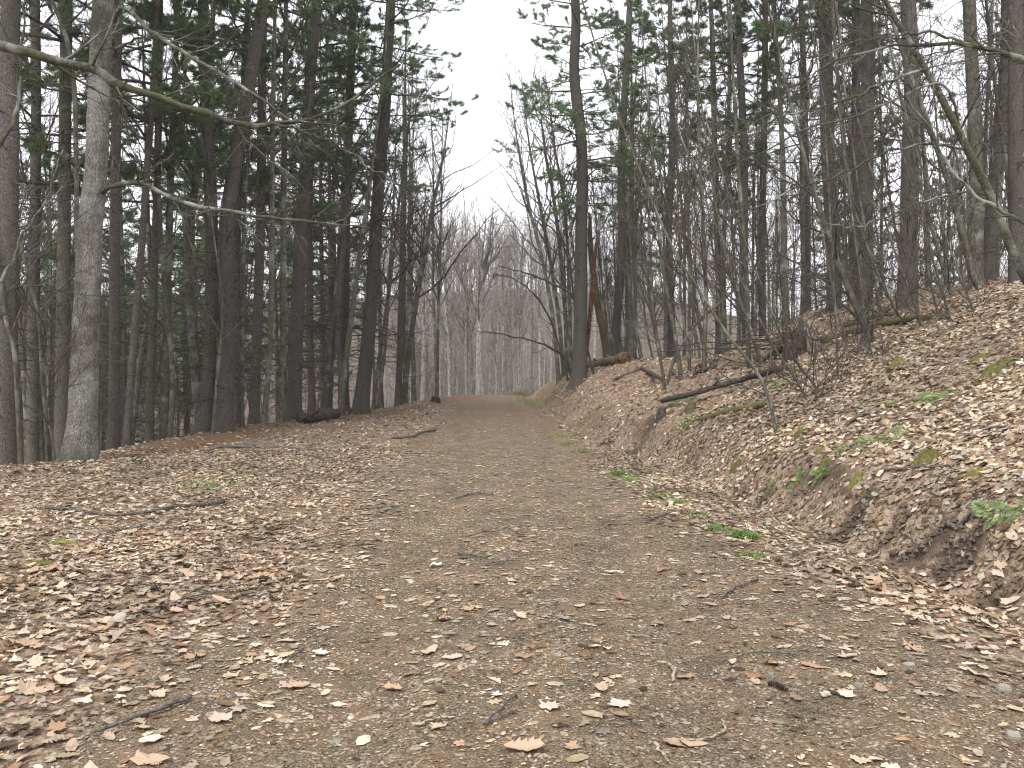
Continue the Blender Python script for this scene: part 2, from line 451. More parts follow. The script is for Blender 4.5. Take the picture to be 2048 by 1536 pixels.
# ground: R = road grit, G = orange needles, B = bare soil and the far floor's painted shade, rest is leaf mould
def ground_mat():
    m, t, b = mat('forest_ground')
    a = N(t, 'VertexColor', layer_name='Col')
    sep = N(t, 'SeparateColor'); t.links.new(a.outputs[0], sep.inputs[0])
    geo = N(t, 'NewGeometry'); pos = geo.outputs['Position']
    def noise(s, d=5.0, r=0.6):
        n = N(t, 'TexNoise', i_Scale=s, i_Detail=d, i_Roughness=r); t.links.new(pos, n.inputs['Vector']); return n.outputs[0]
    def vor(s, out='Color', **kw):
        n = N(t, 'TexVoronoi', i_Scale=s, **kw); t.links.new(warp, n.inputs['Vector']); return n.outputs[out]
    wn = N(t, 'TexNoise', i_Scale=9.0, i_Detail=3.0); t.links.new(pos, wn.inputs['Vector'])
    wsc = N(t, 'VectorMath', operation='SCALE'); t.links.new(wn.outputs['Color'], wsc.inputs[0]); wsc.inputs['Scale'].default_value = 0.12
    wad = N(t, 'VectorMath', operation='ADD'); t.links.new(pos, wad.inputs[0]); t.links.new(wsc.outputs[0], wad.inputs[1]); warp = wad.outputs[0]
    # leaf mould: irregular scraps of leaf colours
    def scraps(scale):
        c = vor(scale)
        s = N(t, 'SeparateColor'); t.links.new(c, s.inputs[0])
        return ramp(t, s.outputs[0], [(0.0, (0.06, 0.038, 0.025)), (0.25, (0.15, 0.098, 0.064)), (0.45, (0.27, 0.195, 0.135)), (0.7, (0.38, 0.295, 0.215)), (0.88, (0.2, 0.12, 0.07)), (1.0, (0.44, 0.375, 0.31))])
    mould = mixc(t, ramp(t, noise(30), [(0.4, (0,) * 3), (0.6, (1,) * 3)]), scraps(15), scraps(27))
    mould = mixc(t, 1.0, mould, ramp(t, noise(70, 3), [(0.3, (0.45,) * 3), (0.6, (1,) * 3)]), 'MULTIPLY')
    # grit
    grit = ramp(t, noise(95, 6, 0.75), [(0.36, (0.026, 0.021, 0.015)), (0.46, (0.085, 0.068, 0.047)), (0.55, (0.165, 0.135, 0.096)), (0.68, (0.36, 0.305, 0.23))])
    gritn = ramp(t, noise(3.5, 4), [(0.35, (0.80, 0.78, 0.76)), (0.65, (1.12, 1.06, 0.98))])
    grit = mixc(t, 1.0, grit, gritn, 'MULTIPLY')
    chip = vor(60)
    cs = N(t, 'SeparateColor'); t.links.new(chip, cs.inputs[0])
    rust = ramp(t, noise(70, 6, 0.75), [(0.3, (0.11, 0.062, 0.035)), (0.5, (0.235, 0.145, 0.085)), (0.7, (0.34, 0.235, 0.15))])
    grit = mixc(t, ramp(t, noise(2.2, 6, 0.7), [(0.45, (0,) * 3), (0.66, (0.42,) * 3)]), grit, rust)
    pale = math_(t, 'ADD', cs.outputs[1], math_(t, 'MULTIPLY', math_(t, 'SUBTRACT', noise(3.1, 5, 0.7), 0.5), 1.2))
    grit = mixc(t, ramp(t, pale, [(0.86, (0,) * 3), (0.94, (0.6,) * 3)]), grit, ramp(t, cs.outputs[0], [(0, (0.30, 0.2, 0.13)), (0.5, (0.42, 0.33, 0.25)), (1, (0.52, 0.46, 0.4))]))
    needles = ramp(t, noise(60, 6, 0.7), [(0.3, (0.065, 0.037, 0.023)), (0.5, (0.155, 0.095, 0.058)), (0.7, (0.27, 0.18, 0.115))])
    soil = ramp(t, noise(28, 6, 0.7), [(0.3, (0.035, 0.026, 0.019)), (0.55, (0.085, 0.062, 0.044)), (0.75, (0.15, 0.11, 0.08))])
    edge = noise(5, 6, 0.7)
    def m_(ch, lo=0.35):
        v = math_(t, 'ADD', ch, math_(t, 'MULTIPLY', math_(t, 'SUBTRACT', edge, 0.5), 0.9))
        return ramp(t, v, [(lo, (0,) * 3), (lo + 0.3, (1,) * 3)])
    col = mixc(t, m_(sep.outputs[0]), mould, grit)
    col = mixc(t, m_(sep.outputs[1]), col, needles)
    col = mixc(t, m_(sep.outputs[2]), col, soil)
    t.links.new(col, b.inputs['Base Color'])
    b.inputs['Roughness'].default_value = 0.95
    b.inputs['Specular IOR Level'].default_value = 0.12
    h = math_(t, 'ADD', noise(26, 6, 0.7), math_(t, 'MULTIPLY', noise(120, 3), 0.35))
    bp = N(t, 'Bump', i_Strength=0.7, i_Distance=0.03); t.links.new(h, bp.inputs['Height']); t.links.new(bp.outputs[0], b.inputs['Normal'])
    return m
M['ground'] = ground_mat()

# ------------------------------------------------------------------ objects
def tag(o, label=None, cat=None, group=None, kind=None):
    if label: o['label'] = label
    if cat: o['category'] = cat
    if group: o['group'] = group
    if kind: o['kind'] = kind
    return o

def obj(name, me, parent=None, loc=None):
    o = bpy.data.objects.new(name, me)
    COL.objects.link(o)
    if parent is not None: o.parent = parent
    if loc is not None: o.location = loc
    return o

def empty(name, loc):
    return obj(name, None, None, tuple(loc))

# ------------------------------------------------------------------ ground sheet, cut into road, bank, floor, hillside
def axis(fine0, fine1, step, lo, hi, g):
    c = list(np.arange(fine0, fine1 + 1e-6, step))
    s = step; v = fine1
    while v < hi:
        s *= g; v += s; c.append(min(v, hi))
    s = step; v = fine0; front = []
    while v > lo:
        s *= g; v -= s; front.append(max(v, lo))
    return np.array(front[::-1] + c)
gx = axis(-9, 11, 0.085, -420, 420, 1.09)
gy = axis(2.0, 24, 0.085, -30, 480, 1.075)
X, Y = np.meshgrid(gx, gy)
Z = terrain(X, Y)
near = (1 - sstep(25, 40, Y))
Z = Z + 0.012 * near * fbm(X * 9, Y * 9, 70, 2)
GU = X - ditch_x(Y); XR = X - road_x(Y); TB = brow_x(Y) - X


def masks(x, y):
    xr = x - road_x(y); u = x - ditch_x(y); tb = brow_x(y) - x
    nz = fbm(x * 0.7, y * 0.7, 55)
    left = sstep(-2.9, -0.9, xr + 1.6 * nz)
    right = 1 - sstep(1.0, 1.9, xr + 0.9 * nz - 1.1 * (1 - sstep(3.5, 9.0, y)))
    road = left * right
    road = np.maximum(road, 0.75 * sstep(0.14, 0.24, fbm(x * 0.55, y * 0.8, 57)) * (xr < 0) * (tb < -0.8) * (1 - sstep(10, 13, y)))
    road = np.where(u > 0.3, 0, road)
    need = sstep(15, 22, y) * (1 - sstep(60, 70, y)) * (0.40 + 0.9 * nz) * (u < 0.3)
    need = np.maximum(need, 0.9 * np.exp(-((tb + 0.5) / 1.0) ** 2) * sstep(12.5, 15, y) * (1 - sstep(40, 50, y)))
    need = np.maximum(need, 0.45 * sstep(23.5, 25, y) * (u > 0) * (1 - sstep(2.5, 5, u)) * (0.7 + nz))
    soil = np.clip(2.2 * vnoise(y * 0.55, u * 0 + 2.2, 31) - 0.9, 0, 1) * np.exp(-((u - 0.45) / 0.32) ** 2) * (0.55 + 1.6 * fbm(x * 1.5, y * 1.5, 61)) * (y < 22)
    soil = np.maximum(soil, 0.5 * np.exp(-((y - 23.3) / 1.0) ** 2) * (u > -0.3) * (u < 3.5) * (0.8 + nz))
    rut = np.exp(-((xr - 0.8) / 0.3) ** 2) + np.exp(-((xr + 0.85) / 0.3) ** 2)
    soil = np.maximum(soil, 0.40 * rut * (1 - sstep(18, 26, y)) * (0.8 + 1.5 * fbm(x * 0.8, y * 0.5, 62)))
    for (sx, sy, sw, sd) in SOIL_SPOTS:
        nr_ = (np.abs(x - sx) < 2.6 * sw) & (np.abs(y - sy) < 2.6 * sd)
        if nr_.any():
            xs, ys = x[nr_], y[nr_]
            soil[nr_] = np.maximum(soil[nr_], np.exp(-((xs - sx) / sw) ** 2 - ((ys - sy) / sd) ** 2) * (0.85 + 1.8 * fbm(xs * 3.0, ys * 3.0, 66)))
    return np.clip(road, 0, 1), np.clip(need, 0, 1), np.clip(soil, 0, 1)
mr, mn, ms = masks(X, Y)
ms = np.maximum(ms, 0.62 * sstep(45, 75, np.hypot(X, Y)))  # far ground darkened: the shade of the wood floor put into its colour
colr = np.stack([mr, mn, ms, np.ones_like(mr)], -1).reshape(-1, 4)
V = np.stack([X, Y, Z], -1).reshape(-1, 3)
ny, nx = X.shape
idx = np.arange(ny * nx).reshape(ny, nx)
Q = np.stack([idx[:-1, :-1], idx[:-1, 1:], idx[1:, 1:], idx[1:, :-1]], -1).reshape(-1, 4)
fc = lambda A: ((A[:-1, :-1] + A[1:, 1:]) * 0.5).ravel()
fX, fY, fXR, fGU = fc(X), fc(Y), fc(XR), fc(GU)
is_hill = np.hypot(fX, fY) > 75
is_road = (np.abs(fXR) < 1.75) & (fY < 60) & ~is_hill
is_bank = (fGU > 0.15) & ~is_road & ~is_hill
is_floor = ~(is_hill | is_road | is_bank)
def sub_mesh(name, sel):
    q = Q[sel]
    used = np.unique(q)
    re = np.full(len(V), -1, np.int64); re[used] = np.arange(len(used))
    me = mesh_from(name, V[used], re[q], None, [M['ground']], None, True, colr[used])
    return me
# smooth normals would break at the cut lines, so every piece keeps the sheet's own vertex normals
_P = Z
_dzx = np.gradient(Z, gx, axis=1); _dzy = np.gradient(Z, gy, axis=0)
VN = norm(np.stack([-_dzx, -_dzy, np.ones_like(Z)], -1)).reshape(-1, 3)
def ground_piece(name, sel, label, cat):
    me = sub_mesh(name, sel)
    used = np.unique(Q[sel])
    me.normals_split_custom_set_from_vertices([tuple(v) for v in VN[used]])
    return tag(obj(name, me), label, cat, kind='structure')
dirt_road = ground_piece('dirt_road', is_road, 'brown dirt road strewn with leaf scraps running to the crest', 'road')
bank_o = ground_piece('bank', is_bank, 'leaf covered bank rising to the right of the road', 'bank')
floor_o = ground_piece('forest_floor', is_floor, 'leaf strewn forest floor left of the road and falling into the valley', 'ground')
hill_o = ground_piece('hillside', is_hill, 'far wooded hillside across the valley', 'hillside')

# ------------------------------------------------------------------ trees: generators
def trunk_strand(pts, rad, n):
    """resample a trunk polyline with its radii"""
    pts = np.asarray(pts, float); rad = np.asarray(rad, float)
    P = catmull(pts, n)
    s = np.concatenate([[0], np.cumsum(np.linalg.norm(np.diff(pts, axis=0), axis=1))])
    t = np.linspace(0, len(pts) - 1, n)
    R = np.interp(t, np.arange(len(pts)), rad)
    return P, R

def rough_trunk(P, R, sides, rng, amp=0.04, flare=0.5, fl_h=0.3):
    zz = P[:, 2] - P[0, 2]
    R = R * (1 + flare * np.exp(-np.clip(zz, 0, None) / fl_h))
    V, Qd = tubes(P[None], R[None], sides)
    V = V.reshape(len(P), sides, 3)
    C = P[:, None, :]
    s = rng.integers(1, 9999)
    th = np.arange(sides)[None, :] / sides * 7.0 * (1 + 0 * zz[:, None])
    th0 = vnoise(th, zz[:, None] * 1.3 + 0 * th, int(s)) ; th1 = vnoise((th + 7.0) % 7.0 * 0 + np.arange(sides)[None, ::-1] / sides * 7.0, zz[:, None] * 1.3 + 0 * th, int(s))
    nz = 0.5 * (th0 + th1) - 0.5
    root = np.exp(-np.clip(zz, 0, None) / fl_h)[:, None] * 0.18 * np.sin(np.arange(sides)[None, :] / sides * 2 * np.pi * 5 + s)
    V = C + (V - C) * (1 + 2 * amp * nz + root)[..., None]
    return V.reshape(-1, 3), Qd

def bare_branches(P, R, rng, n1=14, t0=0.3, L1=(0.25, 0.45), n2=6, n3=5, ang=(35, 60), up=0.08, acc=None, thick=1.0, n4=0, m=0, r1=0.45, absL=False):
    acc = acc or Acc()
    B1, R1 = spawn(P[None], R[None], n1, t0, 0.97, ang, L1, 8, r1, rng, up=up, wig=0.13, rmin=0.006 * thick, shrink=0.55, absL=absL)
    acc.tube(B1, R1, 5, m)
    B2, R2 = spawn(B1, R1, n2, 0.2, 0.98, (25, 60), (0.28, 0.6), 5, 0.55, rng, up=up * 0.8, wig=0.15, rmin=0.006 * thick, shrink=0.5)
    acc.tube(B2, R2, 3, m)
    if n3:
        B3, R3 = spawn(B2, R2, n3, 0.15, 1.0, (25, 60), (0.3, 0.65), 3, 0.6, rng, up=up * 0.5, wig=0.2, rmin=0.0042 * thick, shrink=0.4)
        acc.tube(B3, R3, 3, m)
        if n4:
            B4, R4 = spawn(B3, R3, n4, 0.2, 1.0, (25, 60), (0.3, 0.7), 3, 0.7, rng, up=0.03, wig=0.15, rmin=0.003 * thick, shrink=0.3)
            acc.tube(B4, R4, 3, m)
    return acc

def dead_branches(P, R, rng, n, z0, z1, L=(0.4, 1.7), acc=None, m=0):
    acc = acc or Acc()
    zz = P[:, 2]
    H = zz[-1] - zz[0]
    t0 = np.interp(z0, zz - zz[0], np.linspace(0, 1, len(zz))); t1 = np.interp(z1, zz - zz[0], np.linspace(0, 1, len(zz)))
    B1, R1 = spawn(P[None], R[None], n, t0, t1, (72, 108), L, 6, 0.09, rng, up=-0.015, wig=0.14, rmin=0.006, shrink=-0.3, absL=True)
    acc.tube(B1, np.minimum(R1, 0.016), 4, m)
    B2, R2 = spawn(B1, np.minimum(R1, 0.012), 5, 0.2, 1.0, (30, 70), (0.2, 0.5), 3, 0.6, rng, up=0.0, wig=0.2, rmin=0.005)
    acc.tube(B2, R2, 3, m)
    B3, R3 = spawn(B2, R2, 1, 0.4, 1.0, (30, 70), (0.4, 0.8), 2, 0.7, rng, up=0.0, wig=0.2, rmin=0.0036)
    acc.tube(B3, R3, 3, m)
    return acc

def needles_on(B, rng, per, acc, m, size=(0.10, 0.17), nn=12, wid=0.0052, t0=0.35):
    """tufts of needles along the strands B [N,K,3]"""
    N_, K, _ = B.shape
    Mt = N_ * per
    pi = np.repeat(np.arange(N_), per)
    t = t0 + (1 - t0) * (np.tile(np.arange(per), N_) + rng.random(Mt)) / per
    f = t * (K - 1); i = np.minimum(f.astype(int), K - 2); f = (f - i)[:, None]
    pos = B[pi, i] * (1 - f) + B[pi, i + 1] * f
    tan = norm(B[pi, i + 1] - B[pi, i])
    pos = np.repeat(pos, nn, 0); tan = np.repeat(tan, nn, 0)
    d = norm(tan * 0.75 + rng.standard_normal((len(pos), 3)) * 0.55 + np.array([0, 0, 0.12]))
    ln = (size[0] + (size[1] - size[0]) * rng.random(len(pos)))[:, None]
    side = norm(np.cross(d, rng.standard_normal((len(pos), 3)))) * wid
    pos = pos + rng.standard_normal(pos.shape) * 0.012
    Vn = np.stack([pos - side, pos + side, pos + d * ln], 1).reshape(-1, 3)
    acc.add(Vn, None, np.arange(len(Vn)).reshape(-1, 3), m)

def pine_crown(seed, height=13.0, reach=2.6, step=0.85, open_=0.0, nn=12, per=5):
    """branches + needles of a white pine crown, z from 0 upward, axis on z"""
    rng = np.random.default_rng(seed)
    zs = np.concatenate([np.arange(0.0, height * 0.55, step), np.arange(height * 0.55, height, step * 1.7)])   # whorls; the top is thinner
    B = []; R = []
    for k, z in enumerate(zs):
        u = z / height
        nb = rng.integers(3, 6)
        a0 = rng.random() * 6.28
        for j in range(nb):
            if rng.random() < 0.12 + open_: continue
            L = reach * (1 - 0.82 * u ** 1.3) * (0.6 + 0.55 * rng.random()) * (0.75 + 0.25 * min(1, u * 5))
            a = a0 + j * 6.283 / nb + rng.normal(0, 0.25)
            el = math.radians(rng.normal(4 + 38 * u, 9))
            d = np.array([math.cos(a) * math.cos(el), math.sin(a) * math.cos(el), math.sin(el)])
            p = np.array([0, 0, z + rng.normal(0, 0.08)])
            pts = [p]
            for q in range(7):
                d = norm(d + rng.normal(0, 0.09, 3) + np.array([0, 0, 0.035 * (q - 2)]))
                p = p + d * L / 7; pts.append(p)
            B.append(pts); R.append(np.linspace(0.012 + 0.010 * L, 0.004, 8))
    B = np.array(B); R = np.array(R)
    acc = Acc()
    acc.tube(B, R, 4, 0)
    B2, R2 = spawn(B, R, 9, 0.22, 1.0, (35, 62), (0.22, 0.42), 5, 0.5, rng, up=0.05, wig=0.13, flat=0.35, rmin=0.004, shrink=0.55)
    acc.tube(B2, R2, 3, 0)
    B3, R3 = spawn(B2, R2, 3, 0.25, 0.95, (30, 60), (0.35, 0.6), 3, 0.6, rng, up=0.08, wig=0.12, flat=0.5, rmin=0.003)
    acc.tube(B3, R3, 3, 0)
    needles_on(B3, rng, per, acc, 1, nn=nn, t0=0.15)
    needles_on(B2, rng, per, acc, 1, nn=nn, t0=0.4)
    return acc.mesh('pine_crown', [M['twig'], M['needle']])

PINE_CROWNS = [pine_crown(100 + i, height=12 + i, reach=2.4 + 0.25 * i, open_=0.22 + 0.07 * (i % 3)) for i in range(4)] + [pine_crown(110 + i, height=16 + i, reach=3.3 + 0.3 * i, open_=0.08, step=0.95) for i in range(2)]

def extend_up(pts, rad, H, rng, top_r=0.03):
    """carry a traced trunk on above the picture's top edge"""
    pts = [np.array(p) for p in pts]; rad = list(rad)
    d = norm(pts[-1] - pts[-2])
    while pts[-1][2] - pts[0][2] < H:
        d = norm(d + np.array([0, 0, 0.25]) + rng.normal(0, 0.03, 3))
        pts.append(pts[-1] + d * 1.6)
    z0 = pts[len(rad) - 1][2]; r0 = rad[-1]
    for p in pts[len(rad):]:
        rad.append(max(top_r, r0 * (1 - 0.85 * (p[2] - z0) / max(H - (z0 - pts[0][2]), 0.1))))
    return pts, rad

def world_trace(trace, depth, dy=0.0):
    """trace: [(px,py,w)...] from the foot up -> world points and radii, foot sunk into the ground"""
    P = []; R = []
    for k, (px, py, wpx) in enumerate(trace):
        dd = depth + dy * k / max(1, len(trace) - 1)
        p = W(px, py, dd); P.append(p); R.append(0.5 * wpx / FPX * dd)
    zg = tz(P[0][0], P[0][1])
    if P[0][2] > zg - 0.1:
        # run the trunk on down into the ground along its own line
        d = P[0] - P[1]
        n = np.array([P[0][0] + 0.3 * d[0] / max(0.2, -d[2]) * (P[0][2] - zg), P[0][1], zg - 0.12])
        if P[0][2] - zg < 0.25:
            P[0] = n
        else:
            P.insert(0, n); R.insert(0, R[0] * 1.05)
    return P, R

def pine_tree(trace, depth, label, H=17, crown=0, crown_z=6.0, cs=1.0, dead=50, dz=(0.8, 7.5), group='pines', seed=0, matk='pine', Ld=(0.4, 1.6)):
    rng = np.random.default_rng(1000 + seed)
    P, R = world_trace(trace, depth)
    P, R = extend_up(P, R, H, rng)
    P, R = trunk_strand(P, R, 44)
    base = np.array([P[0][0], P[0][1], tz(P[0][0], P[0][1])])
    t = empty('pine_tree', base); tag(t, label, 'tree', group)
    Vt, Qt = rough_trunk(P, R, 14, rng, 0.05, 0.35, 0.25)
    obj('trunk', mesh_from('pine_trunk', Vt - base, Qt, None, [M[matk]]), t)
    if dead:
        obj('dead_branches', dead_branches(P, R, rng, dead, dz[0], dz[1], Ld).mesh('dead_branches', [M['deadwood']], shift=base), t)
    zr = P[:, 2] - base[2]
    i = int(np.argmin(np.abs(zr - crown_z)))
    a = P[i]; b = P[-1]
    c = obj('crown', PINE_CROWNS[crown % 6], t, tuple(a - base))
    ax = norm(b - a)
    from mathutils import Vector
    q = Vector((0, 0, 1)).rotation_difference(Vector(ax))
    c.rotation_mode = 'QUATERNION'
    from mathutils import Quaternion
    c.rotation_quaternion = q @ Quaternion((0, 0, 1), rng.random() * 6.28)
    s = (np.linalg.norm(b - a) + 0.3) / (12 + crown % 6)
    c.scale = (cs, cs, s)
    return t

def bare_tree(trace, depth, label, H=11, seed=0, n1=14, t0=0.3, L1=(0.2, 0.36), matk='grey', group='bare trees', name='bare_tree', cat="tree", n2=6, n3=4, ang=(30, 60), dy=0.0, sides=10, up=0.08, limbs=None, amp=0.05, flare=0.35, n4=0, rings=34, tw_mat='twig', thick=1.0):
    rng = np.random.default_rng(3000 + seed)
    P, R = world_trace(trace, depth, dy)
    P, R = extend_up(P, R, H, rng, 0.012)
    P, R = trunk_strand(P, R, rings)
    base = np.array([P[0][0], P[0][1], tz(P[0][0], P[0][1])])
    t = empty(name, base); tag(t, label, cat, group)
    Vt, Qt = rough_trunk(P, R, sides, rng, amp, flare, 0.15)
    obj('trunk', mesh_from('trunk', Vt - base, Qt, None, [M[matk]]), t)
    if n1:
        obj('branches', bare_branches(P, R, rng, n1, t0, L1, n2, n3, ang, up, n4=n4, thick=thick).mesh('branches', [M[tw_mat]], shift=base), t)
    return t, base, P, R

def limb(parent, base, trace, depths, seed, n2=8, n3=5, mk='limb', name='limb', tw=(0.12, 0.3), n4=0, thin=0.72):
    """a traced limb with its side twigs; depths: start and end"""
    rng = np.random.default_rng(5000 + seed)
    dd = np.linspace(depths[0], depths[1], len(trace))
    P = [W(px, py, d) for (px, py, w_), d in zip(trace, dd)]
    R = [0.5 * w_ * thin / FPX * d for (px, py, w_), d in zip(trace, dd)]
    P, R = trunk_strand(P, R, 26)
    P[3:] += rng.normal(0, 0.012, P[3:].shape)
    acc = Acc()
    R = R * (1 + 0.10 * vnoise(np.arange(26) * 0.9, np.zeros(26) + seed, seed) + 0.25 * (rng.random(26) < 0.12))
    o = obj(name, Acc().tube(P[None], R[None], 8, 0).mesh(name, [M[mk]], shift=base), parent)
    B2, R2 = spawn(P[None], R[None], int(n2 * 1.8), 0.12, 1.0, (25, 65), tw, 7, 0.38, rng, up=0.03, wig=0.16, rmin=0.005, shrink=0.3)
    acc.tube(B2, R2, 4, 0)
    B3, R3 = spawn(B2, R2, n3, 0.15, 1.0, (25, 60), (0.3, 0.6), 4, 0.6, rng, up=0.02, wig=0.18, rmin=0.0035)
    acc.tube(B3, R3, 3, 0)
    if n4:
        B4, R4 = spawn(B3, R3, n4, 0.15, 1.0, (25, 60), (0.3, 0.6), 3, 0.6, rng, up=0.02, wig=0.18, rmin=0.0026)
        acc.tube(B4, R4, 3, 0)
    obj('twigs', acc.mesh('twigs', [M[mk]], shift=base), o)
    return o

# ------------------------------------------------------------------ the big trees one can point at
# left: old grey hardwood with scaly bark
rngb = np.random.default_rng(11)
def old_tree():
    tr = [(157, 935, 70), (163, 860, 63), (168, 760, 57), (171, 690, 55), (176, 570, 52), (181, 450, 49), (192, 342, 46), (198, 205, 44), (203, 68, 44), (207, 0, 43)]
    depth = 13.2
    P, R = world_trace(tr, depth)
    P, R = extend_up(P, R, 15, rngb, 0.05)
    P, R = trunk_strand(P, R, 240)
    base = np.array([P[0][0], P[0][1], tz(P[0][0], P[0][1])])
    t = empty('hardwood_tree', base)
    tag(t, 'big pale grey hardwood with scaly bark leaning at the left edge of the road', 'tree', 'trees on the left slope')
    sides = 64
    zz = P[:, 2] - P[0, 2]
    R2 = 0.9 * R * (1 + 0.25 * np.exp(-np.clip(zz, 0, None) / 0.35))
    Vt, Qt = tubes(P[None], R2[None], sides)
    Vt = Vt.reshape(240, sides, 3)
    ang = np.arange(sides) / sides * 2 * np.pi
    ca, sa = np.cos(ang)[None] * 2.2, np.sin(ang)[None] * 2.2
    z_ = zz[:, None] + 0 * ca
    def ring(sc, zs, seed):
        return vnoise(ca * sc + 30 + z_ * zs * 0.3, sa * sc + z_ * zs, seed) - 0.5
    disp = 0.09 * ring(1.2, 0.8, 1) + 0.08 * ring(5, 2.6, 2) + 0.09 * ring(11, 7, 3)
    disp += np.exp(-np.clip(zz, 0, None) / 0.4)[:, None] * 0.09 * np.sin(ang * 4 + 1)[None]
    Vt = P[:, None] + (Vt - P[:, None]) * (1 + disp)[..., None]
    obj('trunk', mesh_from('old_trunk', Vt.reshape(-1, 3) - base, Qt, None, [M['old']]), t)
    # lower limb reaching right over the road
    limb(t, base, [(205, 385, 14), (222, 372, 13), (262, 362, 13), (305, 376, 12), (360, 404, 10), (430, 419, 9), (500, 428, 8), (580, 440, 7), (660, 448, 5), (740, 455, 4)], (13.1, 11.5), 1, 12, 7, n4=3)
    limb(t, base, [(165, 345, 8), (140, 320, 8), (128, 290, 7), (124, 262, 6)], (13.0, 12.4), 2, 5, 4)
    limb(t, base, [(218, 225, 9), (226, 150, 9), (226, 110, 8), (250, 88, 7), (285, 75, 5)], (13.0, 12.6), 3, 6, 5)
    limb(t, base, [(226, 40, 14), (248, 14, 13), (300, 60, 11), (350, 92, 10), (395, 122, 10), (470, 165, 8), (540, 212, 6), (600, 255, 4)], (13.0, 10.8), 4, 14, 7, n4=3)
    obj('branches', bare_branches(P, R, rngb, 8, 0.62, (0.2, 0.34), 6, 5).mesh('branches', [M['twig']], shift=base), t)
old_tree()

# tree whose trunk stands outside the left edge and whose heavy limb crosses the picture
t_, b_, P_, R_ = bare_tree([(-330, 1010, 58), (-300, 700, 52), (-270, 400, 48), (-250, 100, 44)], 9.0, 'mossy limb reaching in from the left edge across the old hardwood', 12, 21, 8, 0.55, group='trees on the left slope', sides=14)
limb(t_, b_, [(-265, 40, 34), (-130, 62, 31), (0, 92, 27), (60, 108, 25), (120, 124, 24), (190, 140, 22), (225, 162, 21), (300, 193, 18), (380, 217, 16), (450, 240, 15), (505, 251, 14), (550, 246, 13), (620, 238, 11), (690, 205, 9), (750, 165, 8), (800, 130, 6)], (9.0, 9.4), 5, 9, 7, n4=3, tw=(0.08, 0.22))
limb(t_, b_, [(545, 247, 9), (620, 268, 7), (690, 300, 6), (760, 350, 5), (820, 380, 3)], (9.25, 9.6), 6, 8, 6, n4=2)
limb(t_, b_, [(-300, 560, 18), (-150, 430, 14), (0, 290, 11), (30, 225, 9), (42, 150, 7), (48, 60, 6), (55, 0, 4)], (9.0, 9.6), 7, 9, 6)
limb(t_, b_, [(-310, 800, 14), (-180, 720, 11), (0, 560, 9), (40, 480, 7), (90, 400, 5), (125, 300, 3)], (9.0, 10.4), 8, 9, 6, n4=2)

LP = 'pines on the left slope'
pine_tree([(8, 945, 44), (12, 700, 40), (16, 450, 38), (18, 200, 36), (22, 0, 35)], 12.6, 'thick dark pine cut by the left edge of the picture', 18, 0, 7.5, 1.0, 40, group=LP, seed=1)
pine_tree([(122, 930, 30), (126, 700, 27), (128, 500, 25), (130, 250, 23), (133, 0, 22)], 16.5, 'dark pine trunk close behind the left side of the old hardwood', 18, 1, 6.2, 1.0, 60, group=LP, seed=2)
pine_tree([(66, 930, 24), (66, 700, 22), (70, 450, 20), (72, 200, 19), (70, 0, 18)], 18, 'slim dark pine between the left edge and the old hardwood', 17, 2, 5.6, 1.0, 60, group=LP, seed=3)
pine_tree([(226, 915, 22), (229, 700, 21), (230, 450, 20), (233, 200, 18), (236, 0, 17)], 15.5, 'straight pine just right of the old hardwood', 17, 3, 6.4, 0.9, 40, group=LP, seed=4)
pine_tree([(250, 900, 16), (262, 760, 15), (278, 560, 14), (290, 400, 13), (303, 220, 12), (312, 60, 11)], 17, 'thin dark pine leaning right beyond the old hardwood', 16, 0, 6.0, 0.9, 50, group=LP, seed=5)
pine_tree([(297, 890, 17), (303, 700, 16), (308, 555, 15), (313, 400, 14), (318, 200, 13), (320, 40, 12)], 18, 'dark pine bristling with dead twigs left of the paired pines', 16, 1, 5.5, 0.9, 80, group=LP, seed=6)
pine_tree([(407, 872, 30), (415, 780, 27), (420, 690, 26), (424, 553, 25), (423, 450, 24), (420, 342, 24), (412, 239, 22), (407, 68, 20), (406, 0, 20)], 18.6, 'left trunk of the paired purple grey pines on the brow', 18, 2, 8.2, 1.0, 46, group=LP, seed=7)
pine_tree([(449, 856, 33), (453, 760, 30), (455, 690, 29), (453, 553, 28), (452, 450, 28), (468, 342, 27), (489, 222, 26), (516, 68, 24), (527, 0, 23)], 18.4, 'right trunk of the paired pines, bending right at the top', 18, 3, 8.6, 1.0, 46, group=LP, seed=8)
pine_tree([(474, 850, 16), (475, 650, 15), (474, 450, 14), (483, 300, 13), (490, 120, 12)], 21, 'slim pine hidden close behind the bending paired pine', 17, 0, 6.0, 0.9, 50, group=LP, seed=9)
pine_tree([(508, 846, 22), (512, 720, 20), (516, 620, 19), (521, 450, 18), (523, 342, 18), (524, 200, 17), (526, 0, 15)], 21, 'dark straight pine right of the paired pines', 17, 1, 6.6, 0.95, 60, group=LP, seed=10)
pine_tree([(587, 843, 31), (590, 740, 28), (595, 620, 27), (602, 470, 26), (607, 400, 25), (613, 308, 24), (619, 171, 22), (630, 60, 20), (634, 0, 19)], 22.5, 'thick dark pine standing beside the fallen log on the brow', 18, 2, 7.0, 1.1, 70, group=LP, seed=11, Ld=(0.5, 2.0))
pine_tree([(626, 838, 15), (621, 720, 14), (619, 600, 13), (619, 480, 12), (622, 300, 11), (627, 100, 10)], 25, 'slender pine behind the fallen log, right of the thick dark pine', 17, 3, 6.4, 0.9, 60, group=LP, seed=12)
pine_tree([(688, 835, 22), (687, 728, 21), (689, 600, 20), (691, 454, 19), (696, 300, 18), (702, 120, 16), (706, 0, 15)], 26, 'dark pine in the tight clump of trunks right of the log', 18, 0, 7.2, 1.05, 80, group=LP, seed=13, Ld=(0.5, 2.0))
